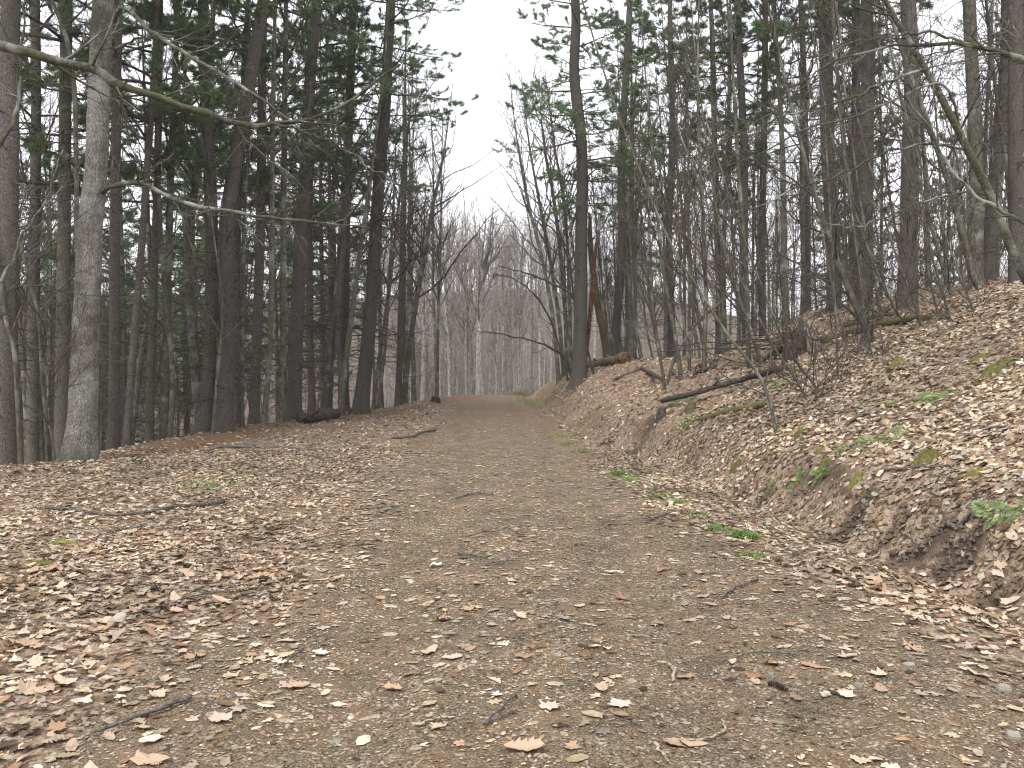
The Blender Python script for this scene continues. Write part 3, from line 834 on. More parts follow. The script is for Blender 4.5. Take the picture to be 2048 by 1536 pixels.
pine_tree([(719, 832, 34), (727, 765, 29), (735, 690, 27), (741, 625, 26), (750, 488, 25), (757, 376, 24), (769, 239, 22), (776, 103, 20), (782, 0, 18)], 25.2, 'leaning purple grey pine nearest the road on the left', 19, 5, 9.0, 0.95, 80, group=LP, seed=14, Ld=(0.5, 2.2), dz=(1.5, 10))
pine_tree([(796, 808, 14), (800, 700, 13), (803, 591, 12), (806, 450, 11), (810, 320, 10)], 33, 'slim dark pine standing alone right of the leaning pine', 14, 2, 6.8, 0.8, 70, group=LP, seed=15)

LB = 'bare trees on the left slope'
bare_tree([(403, 872, 20), (394, 780, 19), (386, 690, 18), (381, 600, 17), (378, 520, 17), (379, 450, 18), (382, 405, 18), (392, 372, 14), (399, 330, 12), (410, 250, 10)], 18.9, 'crooked twisted trunk left of the paired pines, forking at the top', 10, 31, 12, 0.55, group=LB)
bare_tree([(328, 890, 16), (332, 700, 15), (337, 500, 14), (342, 342, 13), (352, 100, 11), (356, 0, 10)], 18.2, 'green grey trunk midway between old hardwood and paired pines', 13, 32, 14, 0.35, group=LB)
bare_tree([(338, 885, 11), (345, 760, 10), (332, 600, 9), (322, 470, 8), (315, 300, 7), (312, 120, 6)], 17.6, 'thin pale trunk crossing the green grey trunk', 11, 33, 14, 0.35, group=LB)
bare_tree([(526, 855, 14), (533, 790, 12), (540, 690, 11), (543, 560, 11), (544, 450, 10), (545, 300, 10), (548, 100, 8)], 20.3, 'mossy green trunk with a swept base right of the dark straight pine', 13, 34, 14, 0.35, group=LB)
bare_tree([(559, 846, 14), (563, 760, 13), (566, 690, 13), (567, 450, 12), (569, 250, 11), (571, 100, 10), (572, 0, 9)], 21.5, 'lichen speckled straight trunk left of the thick dark pine', 14, 35, 14, 0.4, group=LB)
bare_tree([(425, 868, 8), (431, 800, 7), (438, 720, 7), (443, 670, 6), (446, 620, 5), (440, 560, 4)], 17.8, 'spindly pale sapling standing against the paired pines', 5.5, 36, 14, 0.3, group=LB)
bare_tree([(484, 858, 9), (484, 700, 9), (485, 560, 8), (489, 420, 7), (498, 250, 6)], 19.5, 'slim straight trunk right against the bending paired pine', 11, 37, 14, 0.3, group=LB)
bare_tree([(683, 836, 13), (683, 762, 12), (678, 690, 12), (678, 620, 12), (681, 557, 12), (688, 488, 11), (694, 400, 10), (698, 250, 8)], 25.0, 'smooth bent trunk in front of the tight clump right of the log', 13, 38, 16, 0.4, matk='pine', group=LB)
bare_tree([(680, 838, 12), (690, 740, 11), (700, 660, 11), (712, 557, 10), (722, 488, 9), (738, 380, 8), (755, 250, 6)], 24.5, 'mossy green trunk slanting right in front of the clump', 13, 39, 16, 0.35, group=LB)
bare_tree([(655, 838, 13), (660, 740, 12), (668, 640, 12), (676, 557, 11), (682, 450, 10), (690, 300, 8)], 25.5, 'mossy trunk leaning out of the clump just right of the log', 13, 40, 16, 0.35, group=LB)
bare_tree([(745, 818, 9), (757, 730, 8), (770, 640, 8), (783, 540, 7), (795, 430, 6), (812, 300, 5)], 28, 'thin trunk leaning right behind the leaning purple pine', 11, 41, 18, 0.3, group=LB)
bare_tree([(753, 815, 7), (765, 740, 7), (773, 660, 6), (778, 560, 6), (786, 430, 5)], 29, 'thinner of two stems rising behind the leaning purple pine', 10, 42, 18, 0.3, group=LB)
bare_tree([(806, 806, 12), (815, 730, 11), (824, 660, 10), (836, 580, 10), (848, 505, 9), (864, 420, 7), (885, 320, 5)], 33.5, 'bare trunk leaning right towards the road at the left of the gap', 12, 43, 20, 0.3, L1=(0.25, 0.42), group=LB)
bare_tree([(96, 935, 9), (92, 840, 8), (84, 740, 8), (78, 640, 7), (60, 560, 6), (40, 480, 5)], 13.5, 'thin pale sapling curving left between left edge and old hardwood', 8, 44, 16, 0.25, group=LB)
bare_tree([(110, 930, 6), (104, 870, 6), (92, 830, 5), (96, 790, 5), (92, 740, 4), (60, 700, 4)], 12.9, 'crooked whitish sapling at the foot of the old hardwood', 4, 45, 14, 0.2, group=LB)
bare_tree([(42, 935, 10), (36, 820, 9), (28, 700, 9), (12, 640, 8), (0, 560, 7)], 12.4, 'grey green sapling leaning out of the left edge', 8, 46, 14, 0.3, group=LB)
bare_tree([(262, 890, 12), (272, 800, 11), (284, 700, 10), (300, 600, 9), (296, 420, 7)], 19.5, 'pale barked trunk behind the thin leaning pine', 12, 47, 14, 0.3, group=LB)
bare_tree([(152, 300, 9), (150, 200, 10), (139, 100, 9), (120, 40, 8), (100, -10, 7)], 14.5, 'grey stem rising beside the left of the old hardwood', 10, 48, 10, 0.5, group=LB)

# right: the pine on the bank, its neighbours, the plateau
RP = 'pines on the right bank'
pine_tree([(1157, 760, 33), (1159, 740, 30), (1160, 690, 28), (1161, 625, 27), (1162, 522, 25), (1163, 420, 24), (1165, 376, 24), (1162, 274, 22), (1154, 205, 22), (1148, 137, 20), (1152, 51, 19), (1150, -20, 17)], 27, 'tall straight pine standing on the bank at the right of the road', 17, 4, 5.6, 0.95, 40, group=RP, seed=21, dz=(2, 10), Ld=(0.4, 1.6))
pine_tree([(1228, 718, 20), (1233, 640, 18), (1238, 587, 17), (1244, 480, 16), (1243, 307, 15), (1252, 150, 14), (1260, 0, 12)], 33, 'slim pine right of the broken snag', 17, 1, 7.4, 1.05, 70, group=RP, seed=22)
pine_tree([(1812, 650, 40), (1813, 600, 37), (1816, 504, 35), (1821, 307, 34), (1825, 175, 32), (1816, 0, 30)], 17.2, 'thick dark pine standing at the top of the leafy bank', 18, 2, 7.6, 1.0, 60, group=RP, seed=23)
pine_tree([(1728, 668, 30), (1731, 600, 28), (1733, 522, 27), (1733, 307, 26), (1737, 131, 25), (1733, 0, 23)], 20, 'dark pine second to the left of the thick bank top pine', 18, 3, 7.2, 1.0, 70, group=RP, seed=24)
pine_tree([(1664, 690, 32), (1668, 600, 29), (1668, 522, 28), (1656, 307, 27), (1652, 120, 25), (1650, 0, 24)], 21, 'dark pine rising behind the broken stump', 18, 0, 7.0, 1.1, 70, group=RP, seed=25)
pine_tree([(1706, 675, 19), (1708, 522, 18), (1711, 307, 17), (1712, 130, 16), (1712, 0, 15)], 24, 'paler slim pine squeezed between two dark pines behind the stump', 17, 1, 7.5, 0.9, 50, group=RP, seed=26)
pine_tree([(1950, 610, 30), (1952, 522, 27), (1952, 307, 26), (1944, 131, 25), (1938, 0, 24)], 17.5, 'pale grey pine right of the thick bank top pine', 18, 2, 8.0, 1.0, 40, group=RP, seed=27, matk='grey')
pine_tree([(1975, 605, 24), (1983, 417, 22), (2000, 240, 20), (2009, 131, 19), (2012, 0, 18)], 19.5, 'dark pine leaning right behind the pale grey pine', 17, 3, 7.0, 1.0, 60, group=RP, seed=28)
pine_tree([(2034, 600, 32), (2034, 450, 29), (2031, 300, 28), (2031, 120, 27), (2030, 0, 26)], 17, 'thick dark pine cut by the right edge of the picture', 18, 0, 7.5, 1.0, 60, group=RP, seed=29)
pine_tree([(1496, 705, 18), (1490, 600, 17), (1488, 522, 16), (1488, 307, 15), (1480, 130, 14), (1474, 0, 13)], 27, 'pine left of the twin stems, in the middle of the right wood', 17, 1, 6.5, 1.15, 80, group=RP, seed=30)
pine_tree([(1526, 700, 15), (1524, 522, 14), (1527, 307, 13), (1530, 120, 12), (1531, 0, 11)], 28, 'slim pine standing right of the pine in the middle of the right wood', 17, 2, 6.2, 1.1, 80, group=RP, seed=31)
pine_tree([(1612, 690, 14), (1615, 522, 13), (1612, 307, 12), (1606, 100, 11)], 28, 'slim pine left of the pine behind the broken stump', 17, 3, 6.0, 1.15, 80, group=RP, seed=32)
pine_tree([(1345, 715, 15), (1342, 600, 14), (1338, 450, 13), (1345, 250, 12), (1340, 60, 11)], 34, 'far pine left of the middle of the right wood', 17, 0, 6.4, 1.25, 80, group=RP, seed=33)
pine_tree([(1436, 712, 13), (1438, 560, 12), (1432, 400, 12), (1428, 220, 11), (1424, 60, 10)], 35, 'far pine half way between bank pine and broken stump', 18, 1, 5.8, 1.3, 80, group=RP, seed=34)

RB = 'bare trees on the right bank'
BT = dict(L1=(0.16, 0.30), n2=5, n3=3)
bare_tree([(1573, 921, 9), (1560, 890, 8), (1553, 867, 8), (1546, 835, 7), (1539, 799, 7), (1512, 741, 7), (1460, 676, 6), (1419, 614, 6), (1392, 570, 5), (1358, 518, 5), (1320, 440, 4)], 11.2, 'nearest dark sapling, swept at its base and leaning left over the bank', 6.5, 61, 20, 0.3, group=RB, name='sapling', **BT)
bare_tree([(1549, 787, 9), (1529, 741, 8), (1495, 645, 8), (1477, 594, 7), (1450, 500, 6), (1430, 400, 5)], 16.8, 'sapling leaning left whose foot is at the upper end of the fallen pole', 7.5, 62, 22, 0.3, group=RB, name='sapling', **BT)
bare_tree([(1527, 784, 13), (1508, 750, 11), (1498, 724, 10), (1495, 621, 10), (1491, 518, 9), (1480, 380, 8), (1470, 220, 7)], 17.0, 'upright stem with a swept foot behind the fallen pole', 10, 63, 22, 0.3, group=RB, name='sapling', **BT)
bare_tree([(1414, 791, 11), (1409, 740, 10), (1409, 689, 9), (1412, 587, 9), (1406, 450, 8), (1398, 280, 7)], 19.5, 'straight grey sapling behind the middle of the fallen pole', 10, 64, 22, 0.3, group=RB, name='sapling', **BT)
bare_tree([(1367, 803, 10), (1358, 724, 9), (1350, 670, 8), (1341, 621, 8), (1324, 518, 7), (1312, 400, 6), (1300, 250, 5)], 19.6, 'sapling leaning slightly left behind the lower end of the fallen pole', 9.5, 65, 22, 0.3, group=RB, name='sapling', **BT)
bare_tree([(1331, 808, 8), (1327, 758, 7), (1318, 700, 6), (1310, 655, 6), (1302, 560, 5), (1298, 450, 4)], 19.4, 'thin stem rising from the lower end of the fallen pole', 7, 66, 20, 0.3, group=RB, name='sapling', **BT)
bare_tree([(1332, 760, 6), (1345, 725, 6), (1358, 700, 5), (1382, 662, 5), (1409, 631, 5), (1460, 587, 4)], 19.8, 'pale pole slanting to the right across the upright saplings', 4, 67, 8, 0.4, group=RB, name='sapling', n2=4, n3=3)
bare_tree([(1643, 890, 6), (1634, 855, 6), (1625, 826, 5), (1612, 795, 5), (1597, 768, 5), (1563, 717, 4), (1530, 660, 4)], 12.4, 'left of the two thin stems standing close together on the bank', 4.5, 68, 16, 0.3, group=RB, name='sapling', **BT)
bare_tree([(1663, 890, 6), (1654, 850, 6), (1645, 819, 5), (1636, 790, 5), (1625, 765, 5), (1584, 713, 4), (1550, 640, 4)], 12.5, 'right of the two thin stems standing close together on the bank', 4.5, 69, 16, 0.3, group=RB, name='sapling', **BT)
bare_tree([(1686, 868, 5), (1682, 830, 5), (1679, 792, 4), (1676, 751, 4), (1672, 655, 4)], 12.8, 'thin upright stem just right of the close pair of stems', 4, 70, 14, 0.3, group=RB, name='sapling', **BT)
bare_tree([(1720, 793, 6), (1712, 770, 5), (1707, 751, 5), (1693, 689, 4), (1670, 600, 4)], 15.2, 'short thin stem below the thick mossy based sapling', 4.5, 71, 14, 0.3, group=RB, name='sapling', **BT)
bare_tree([(1772, 736, 18), (1765, 718, 15), (1758, 699, 13), (1745, 678, 13), (1731, 658, 12), (1705, 597, 12), (1670, 509, 11), (1640, 420, 10), (1610, 320, 8)], 16.0, 'thick leaning sapling with moss on its foot', 9, 72, 22, 0.3, group=RB, name='sapling', **BT)
bare_tree([(1797, 721, 11), (1790, 712, 9), (1781, 693, 8), (1766, 647, 8), (1752, 573, 7), (1743, 523, 6), (1725, 430, 5)], 16.3, 'sapling leaning left right beside the mossy footed one', 7, 73, 20, 0.3, group=RB, name='sapling', **BT)
bare_tree([(1835, 728, 8), (1826, 708, 7), (1816, 688, 6), (1793, 623, 6), (1761, 562, 5), (1730, 480, 4)], 15.8, 'thin sapling below the thick pine at the top of the bank', 6, 74, 18, 0.3, group=RB, name='sapling', **BT)
bare_tree([(1882, 760, 8), (1874, 735, 7), (1863, 711, 6), (1846, 664, 6), (1825, 597, 5), (1802, 538, 5), (1770, 440, 4)], 14.2, 'leaning thin stem in the middle of the open leafy bank', 6, 75, 18, 0.3, group=RB, name='sapling', **BT)
bare_tree([(1940, 760, 7), (1930, 730, 6), (1919, 705, 6), (1907, 664, 5), (1890, 600, 5), (1860, 500, 4)], 13.8, 'thin stem right of the one in the middle of the leafy bank', 6, 76, 18, 0.3, group=RB, name='sapling', **BT)
bare_tree([(1956, 661, 12), (1940, 648, 9), (1925, 629, 8), (1901, 582, 8), (1884, 529, 8), (1860, 440, 7), (1830, 330, 6)], 16.5, 'sapling with a knee at its foot near the top of the bank', 8, 77, 20, 0.3, group=RB, name='sapling', **BT)
bare_tree([(1998, 657, 16), (1988, 630, 13), (1977, 603, 12), (1948, 559, 12), (1933, 500, 12), (1895, 360, 11), (1850, 230, 10), (1800, 90, 8)], 16.0, 'long leaning trunk below the pale grey pine', 11, 78, 22, 0.35, group=RB, name='sapling', **BT)
bare_tree([(1779, 850, 5), (1774, 830, 5), (1769, 808, 4), (1758, 764, 4), (1743, 705, 4), (1730, 630, 3)], 13.0, 'single whip of a sapling in front of the ferns', 4, 79, 16, 0.2, group=RB, name='sapling', **BT)
bare_tree([(2014, 728, 6), (2000, 700, 5), (1986, 673, 5), (1960, 641, 4), (1930, 580, 4)], 13.6, 'thin stem near the right edge leaning over the moss', 5, 80, 12, 0.3, group=RB, name='sapling', **BT)
bare_tree([(1905, 745, 6), (1898, 705, 5), (1880, 640, 5), (1862, 570, 4), (1850, 480, 4)], 14.6, 'thin stem crossing the leafy bank below the long leaning trunk', 6, 81, 16, 0.3, group=RB, name='sapling', **BT)
t_, b_, P_, R_ = bare_tree([(2110, 690, 23), (2075, 600, 20), (2031, 517, 18), (1983, 395, 17), (1939, 307, 15), (1895, 219, 14), (1852, 140, 12), (1808, 66, 11), (1764, -10, 9)], 12.2, 'mossy hardwood leaning in from the right edge with long arching branches', 10, 82, 10, 0.6, group=RB, dy=-0.6, matk='limb')
limb(t_, b_, [(1852, 138, 9), (1786, 158, 7), (1720, 189, 6), (1632, 215, 5), (1567, 232, 4), (1501, 263, 3), (1413, 303, 2)], (11.7, 10.8), 11, 12, 6, n4=2, tw=(0.1, 0.25))
limb(t_, b_, [(1925, 283, 7), (1895, 171, 7), (1834, 180, 6), (1764, 210, 6), (1698, 237, 5), (1610, 259, 4), (1501, 316, 3), (1413, 338, 2)], (11.9, 10.8), 12, 12, 6, n4=2, tw=(0.1, 0.25))
limb(t_, b_, [(1930, 300, 7), (1880, 290, 7), (1852, 289, 6), (1764, 307, 5), (1676, 351, 4), (1589, 377, 4), (1523, 408, 3), (1435, 443, 2)], (11.9, 11.0), 13, 12, 6, n4=2, tw=(0.1, 0.25))
limb(t_, b_, [(1975, 390, 6), (1935, 386, 6), (1834, 408, 5), (1764, 438, 4), (1707, 454, 4), (1632, 445, 2)], (12.0, 11.2), 14, 10, 6, n4=2, tw=(0.1, 0.25))
t_, b_, P_, R_ = bare_tree([(2330, 780, 50), (2310, 500, 46), (2290, 250, 42), (2280, 50, 38)], 9.6, 'green mossy branches reaching in from the upper right edge', 11, 83, 8, 0.5, group=RB, sides=14, matk='limb')
limb(t_, b_, [(2290, 240, 26), (2170, 175, 22), (2048, 118, 17), (1996, 101, 15), (1939, 90, 12), (1852, 90, 8), (1764, 94, 6), (1676, 118, 5), (1632, 149, 4), (1567, 206, 3), (1479, 263, 3), (1396, 316, 2)], (9.6, 10.0), 15, 16, 7, n4=2, tw=(0.08, 0.2))
limb(t_, b_, [(2320, 620, 18), (2180, 540, 15), (2048, 447, 11), (1983, 412, 9), (1935, 377, 8), (1895, 324, 7), (1860, 260, 5), (1810, 190, 4)], (9.6, 10.2), 16, 12, 6, n4=2, tw=(0.1, 0.25))
limb(t_, b_, [(1939, 90, 8), (1880, 68, 7), (1820, 66, 6), (1760, 78, 5), (1700, 86, 4), (1640, 120, 3)], (9.9, 9.7), 17, 10, 6, n4=2, tw=(0.1, 0.25))

# gap in the middle: pale grey hardwoods beyond the crest
CB = 'grey hardwoods beyond the crest'
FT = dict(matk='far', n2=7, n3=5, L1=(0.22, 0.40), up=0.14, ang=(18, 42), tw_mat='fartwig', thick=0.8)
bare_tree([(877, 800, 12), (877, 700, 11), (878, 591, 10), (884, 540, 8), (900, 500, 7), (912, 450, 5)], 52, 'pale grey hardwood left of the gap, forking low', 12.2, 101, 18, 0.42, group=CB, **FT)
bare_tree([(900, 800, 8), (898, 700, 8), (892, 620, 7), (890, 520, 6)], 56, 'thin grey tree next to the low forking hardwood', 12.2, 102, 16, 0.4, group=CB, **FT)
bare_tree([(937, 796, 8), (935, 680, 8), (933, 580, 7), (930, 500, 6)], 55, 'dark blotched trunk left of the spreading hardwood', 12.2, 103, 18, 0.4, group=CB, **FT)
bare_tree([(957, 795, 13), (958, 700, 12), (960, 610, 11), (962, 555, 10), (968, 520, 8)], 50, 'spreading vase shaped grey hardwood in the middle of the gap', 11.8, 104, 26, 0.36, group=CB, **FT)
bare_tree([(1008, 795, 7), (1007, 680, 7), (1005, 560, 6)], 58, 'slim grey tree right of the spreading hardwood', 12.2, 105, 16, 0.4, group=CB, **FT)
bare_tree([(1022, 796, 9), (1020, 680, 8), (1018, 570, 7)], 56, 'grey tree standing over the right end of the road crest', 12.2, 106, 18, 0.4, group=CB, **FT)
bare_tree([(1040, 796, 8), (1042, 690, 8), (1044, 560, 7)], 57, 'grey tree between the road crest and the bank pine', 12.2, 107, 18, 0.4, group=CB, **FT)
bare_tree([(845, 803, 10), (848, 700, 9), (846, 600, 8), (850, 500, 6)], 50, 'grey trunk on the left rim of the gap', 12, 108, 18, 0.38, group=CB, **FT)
RX = dict(L1=(0.2, 0.36), n2=6, n3=5, up=0.1, ang=(25, 50))
for k, (x0, x1, x2, w0, dpt, lab) in enumerate([(1118, 1085, 1055, 9, 34, 'leftmost of the fan of stems leaning from the bank pine towards the road'), (1128, 1100, 1078, 9, 35, 'second of the fan of stems leaning from the bank pine towards the road'), (1136, 1122, 1108, 10, 36, 'third of the fan of stems left of the bank pine'), (1142, 1136, 1128, 9, 34, 'fourth stem of the fan, closest to the bank pine')]):
    bare_tree([(x0, 765, w0), (x0 - (x0 - x1) * 0.35, 640, w0 - 1), (x1, 520, w0 - 2), (x2, 400, w0 - 3), (x2 - 18, 300, w0 - 5)], dpt, lab, 12, 120 + k, 22, 0.25, group=RB, **RX)

# ------------------------------------------------------------------ the trees that fill the wood: copies of a few kinds
def kind_bare(seed, H, r, lean=0.0, t0=0.35, n1=18, mk='grey', n2=6, n3=5, n4=0, L1=(0.2, 0.36), ang=(25, 52), up=0.1, sweep=0.0, thick=1.0):
    rng = np.random.default_rng(seed)
    n = 8
    p = np.array([0, 0, -0.3]); d = norm(np.array([lean + sweep, rng.normal(0, 0.02), 1.0]))
    pts = [p]
    for k in range(n):
        p = p + d * (H + 0.3) / n; pts.append(p)
        d = norm(d + rng.normal(0, 0.022, 3) * np.array([1, 1, 0]) + np.array([-sweep * 0.35 if k < 2 else 0.0, 0, 0.05]))
    rad = r * np.linspace(1, 0.1, n + 1) ** 0.85
    P, R = trunk_strand(pts, rad, 22)
    Vt, Qt = rough_trunk(P, R, 8, rng, 0.05, 0.35, 0.2)
    tm = mesh_from('trunk', Vt, Qt, None, [M[mk]])
    bm = bare_branches(P, R, rng, n1, t0, L1, n2, n3, ang, up, n4=n4, thick=thick).mesh('branches', [M['twig'] if mk != 'far' else M['fartwig']])
    return (('trunk', tm), ('branches', bm))

def kind_pine(seed, H, r, crown_z, crown, dead=60):
    rng = np.random.default_rng(seed)
    pts = [np.array([0, 0, -0.4])]; d = np.array([0, 0, 1.0])
    for k in range(7):
        pts.append(pts[-1] + d * (H + 0.4) / 7); d = norm(d + rng.normal(0, 0.012, 3))
    P, R = trunk_strand(pts, r * np.linspace(1, 0.12, 8) ** 0.9, 24)
    Vt, Qt = rough_trunk(P, R, 10, rng, 0.05, 0.3, 0.25)
    tm = mesh_from('pine_trunk', Vt, Qt, None, [M['pine']])
    db = dead_branches(P, R, rng, dead, 0.8, crown_z + 1.5, (0.4, 1.9)).mesh('dead_branches', [M['deadwood']])
    return (('trunk', tm), ('dead_branches', db), ('crown', PINE_CROWNS[crown], (P[int(24 * crown_z / H)][0], P[int(24 * crown_z / H)][1], crown_z), (H - crown_z + 0.2) / (12 + crown)))

TALL = [kind_bare(200 + i, 13 + i * 0.8, 0.065 + 0.016 * i, 0.015 * i, 0.36, 22, 'grey', n2=7, n3=5, L1=(0.14, 0.27), ang=(18, 42), up=0.14) for i in range(4)]
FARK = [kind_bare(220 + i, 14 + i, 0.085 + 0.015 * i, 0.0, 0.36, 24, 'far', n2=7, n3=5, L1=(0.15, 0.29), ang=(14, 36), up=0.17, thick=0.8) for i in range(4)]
SAPL = [kind_bare(240 + i, 7 + i * 0.9, 0.03 + 0.006 * i, 0.08, 0.22, 22, 'grey', n2=5, n3=4, L1=(0.14, 0.28), ang=(20, 45), up=0.12, sweep=0.16) for i in range(5)]
BRUSH = [kind_bare(260 + i, 2.2 + 0.4 * i, 0.014, 0.35, 0.15, 9, 'grey', n2=4, n3=3, L1=(0.3, 0.6), ang=(25, 55), up=-0.02, sweep=0.2) for i in range(3)]
DENSE = [kind_pine(290 + i, 16 + i, 0.11 + 0.015 * i, 4.4 + 0.4 * i, 4 + i % 2) for i in range(3)]
PINEK = [kind_pine(280 + i, 17 + i, 0.15 + 0.03 * i, 5.0 + 0.6 * i, i) for i in range(4)]

def place(name, parts, x, y, rot, s, label, group, cat='tree', sz=None):
    e = empty(name, (x, y, tz(x, y)))
    e.rotation_euler = (0, 0, rot); e.scale = (s, s, sz or s)
    tag(e, label, cat, group)
    for p in parts:
        c = obj(p[0], p[1], e)
        if len(p) > 2:
            c.location = p[2]; c.scale = (1, 1, p[3]); c.rotation_euler = (0, 0, (x * 7.3 + y * 3.1) % 6.28)
    return e

MARKS = [(15, 'the pine at the left edge'), (165, 'the old grey hardwood'), (300, 'the bristling dark pine'), (430, 'the paired pines'), (515, 'the dark straight pine'), (592, 'the thick pine beside the log'), (735, 'the leaning purple pine'), (850, 'the left rim of the gap'), (960, 'the vase shaped hardwood'), (1040, 'the right end of the crest'), (1160, 'the tall bank pine'), (1240, 'the slim pine by the snag'), (1342, 'the far pine in the right wood'), (1490, 'the middle pine of the right wood'), (1660, 'the pine behind the stump'), (1815, 'the thick bank top pine'), (1950, 'the pale grey pine'), (2034, 'the pine at the right edge')]
ORD = ['first', 'second', 'third', 'fourth', 'fifth', 'sixth', 'seventh', 'eighth', 'ninth', 'tenth', 'eleventh', 'twelfth', 'thirteenth', 'fourteenth', 'fifteenth', 'sixteenth', 'seventeenth', 'eighteenth', 'nineteenth', 'twentieth']
FILL = []          # (kind, px, x, y, rot, scale, group)
frng = np.random.default_rng(77)
def px_of(x, y): return 1024 + FPX * x / max(y, 0.1)
def sample(n, ymin, ymax, test, mind, kind, group, power=0.6, pxr=(-120, 2170)):
    got = []
    tries = 0
    while len(got) < n and tries < 20000:
        tries += 1
        y = ymin + (ymax - ymin) * frng.random() ** power
        px = pxr[0] + (pxr[1] - pxr[0]) * frng.random()
        x = (px - 1024) / FPX * y
        if not test(x, y, px): continue
        if any((x - q[2]) ** 2 + (y - q[3]) ** 2 < mind ** 2 for q in FILL): continue
        got.append(1)
        FILL.append((kind, px, x, y, frng.random() * 6.28, 0.85 + 0.35 * frng.random(), group))
bx1 = lambda y: float(brow_x(np.array([y]))[0]); dx1 = lambda y: float(ditch_x(np.array([y]))[0])
# left slope
sample(22, 23, 50, lambda x, y, px: x < bx1(y) - 1.0 and px < 780 and (px < 420 or frng.random() < 0.45), 1.8, 'pine', 'pines deeper in the left wood', 0.7)
sample(26, 15.5, 50, lambda x, y, px: x < bx1(y) - 0.7 and px < 870, 0.9, 'tall', 'slim bare trees deeper in the left wood')
sample(18, 14, 34, lambda x, y, px: x < bx1(y) - 0.5 and px < 840, 0.7, 'sapling', 'saplings in the left wood')
sample(10, 13.2, 24, lambda x, y, px: bx1(y) - 1.6 < x < bx1(y) - 0.15 and px < 700, 0.6, 'brush', 'low twiggy brush along the left brow')
# right wood
sample(9, 26, 60, lambda x, y, px: x > dx1(y) + 4.0 and px > 1250, 2.6, 'pine', 'pines deeper in the right wood', 0.7)
sample(58, 19, 56, lambda x, y, px: x > dx1(y) + 3.2 and px > 1175, 0.9, 'tall', 'slim bare trees deeper in the right wood')
sample(32, 15.5, 36, lambda x, y, px: x > dx1(y) + 3.4 and px > 1190, 0.7, 'sapling', 'saplings in the right wood')
sample(14, 24.5, 34, lambda x, y, px: dx1(y) + 0.4 < x and 1050 < px < 1330, 0.5, 'sapling', 'saplings by the bank pine')
# beyond the crest and far behind the right wood
sample(48, 52, 95, lambda x, y, px: 1230 < px < 2130, 1.6, 'backwood', 'hardwoods far behind the right wood', 0.8)
sample(8, 30, 46, lambda x, y, px: bx1(y) - 2.5 < x < bx1(y) - 0.2 and 760 < px < 890, 0.8, 'tall', 'slim bare trees deeper in the left wood')
sample(110, 52, 95, lambda x, y, px: 790 < px < 1300, 1.5, 'far', 'grey hardwoods deeper beyond the crest', 0.9)
LOOK = {'pine': ('pine_tree', 'tall pine', 'tree'), 'tall': ('bare_tree', 'slim bare grey tree', 'tree'), 'sapling': ('sapling', 'thin bare sapling', 'tree'), 'brush': ('brush', 'low arching twiggy brush', 'shrub'), 'far': ('hardwood_tree', 'pale grey hardwood', 'tree'), 'backwood': ('hardwood_tree', 'distant fuzzy bare hardwood', 'tree')}
cells = {}
for i, f in enumerate(FILL):
    k = min(range(len(MARKS)), key=lambda j: abs(MARKS[j][0] - f[1]))
    side = 'left' if f[1] < MARKS[k][0] else 'right'
    cells.setdefault((f[0], k, side), []).append(i)
for (kind, k, side), ids in cells.items():
    ids.sort(key=lambda i: abs(FILL[i][1] - MARKS[k][0]))
    for n, i in enumerate(ids):
        _, px, x, y, rot, s, group = FILL[i]
        nm, look, cat = LOOK[kind]
        lab = f'{look}, {ORD[min(n, 19)]} to the {side} behind {MARKS[k][1]}'
        if kind == 'pine': parts = PINEK[i % 4] if px > 700 else DENSE[i % 3]
        elif kind == 'tall': parts = TALL[i % 4]; s *= 0.95
        elif kind == 'far':
            parts = FARK[i % 4]; s *= 0.92
            if px < 1080: s = min(s, (1.5 + (0.19 + 0.02 * frng.random()) * y - tz(x, y)) / (14 + i % 4))
        elif kind == 'backwood':
            parts = FARK[i % 4]; s = min(s, (1.5 + (0.15 + 0.05 * frng.random()) * y - tz(x, y)) / (14 + i % 4))
        elif kind == 'brush': parts = BRUSH[i % 3]
        else:
            parts = SAPL[i % 5]
            if x > 0: rot = math.pi + frng.normal(0, 0.5)      # leaning out over the road, to the light
            else: rot = frng.normal(0, 0.9)
        place(nm, parts, x, y, rot, s, lab, group, cat)

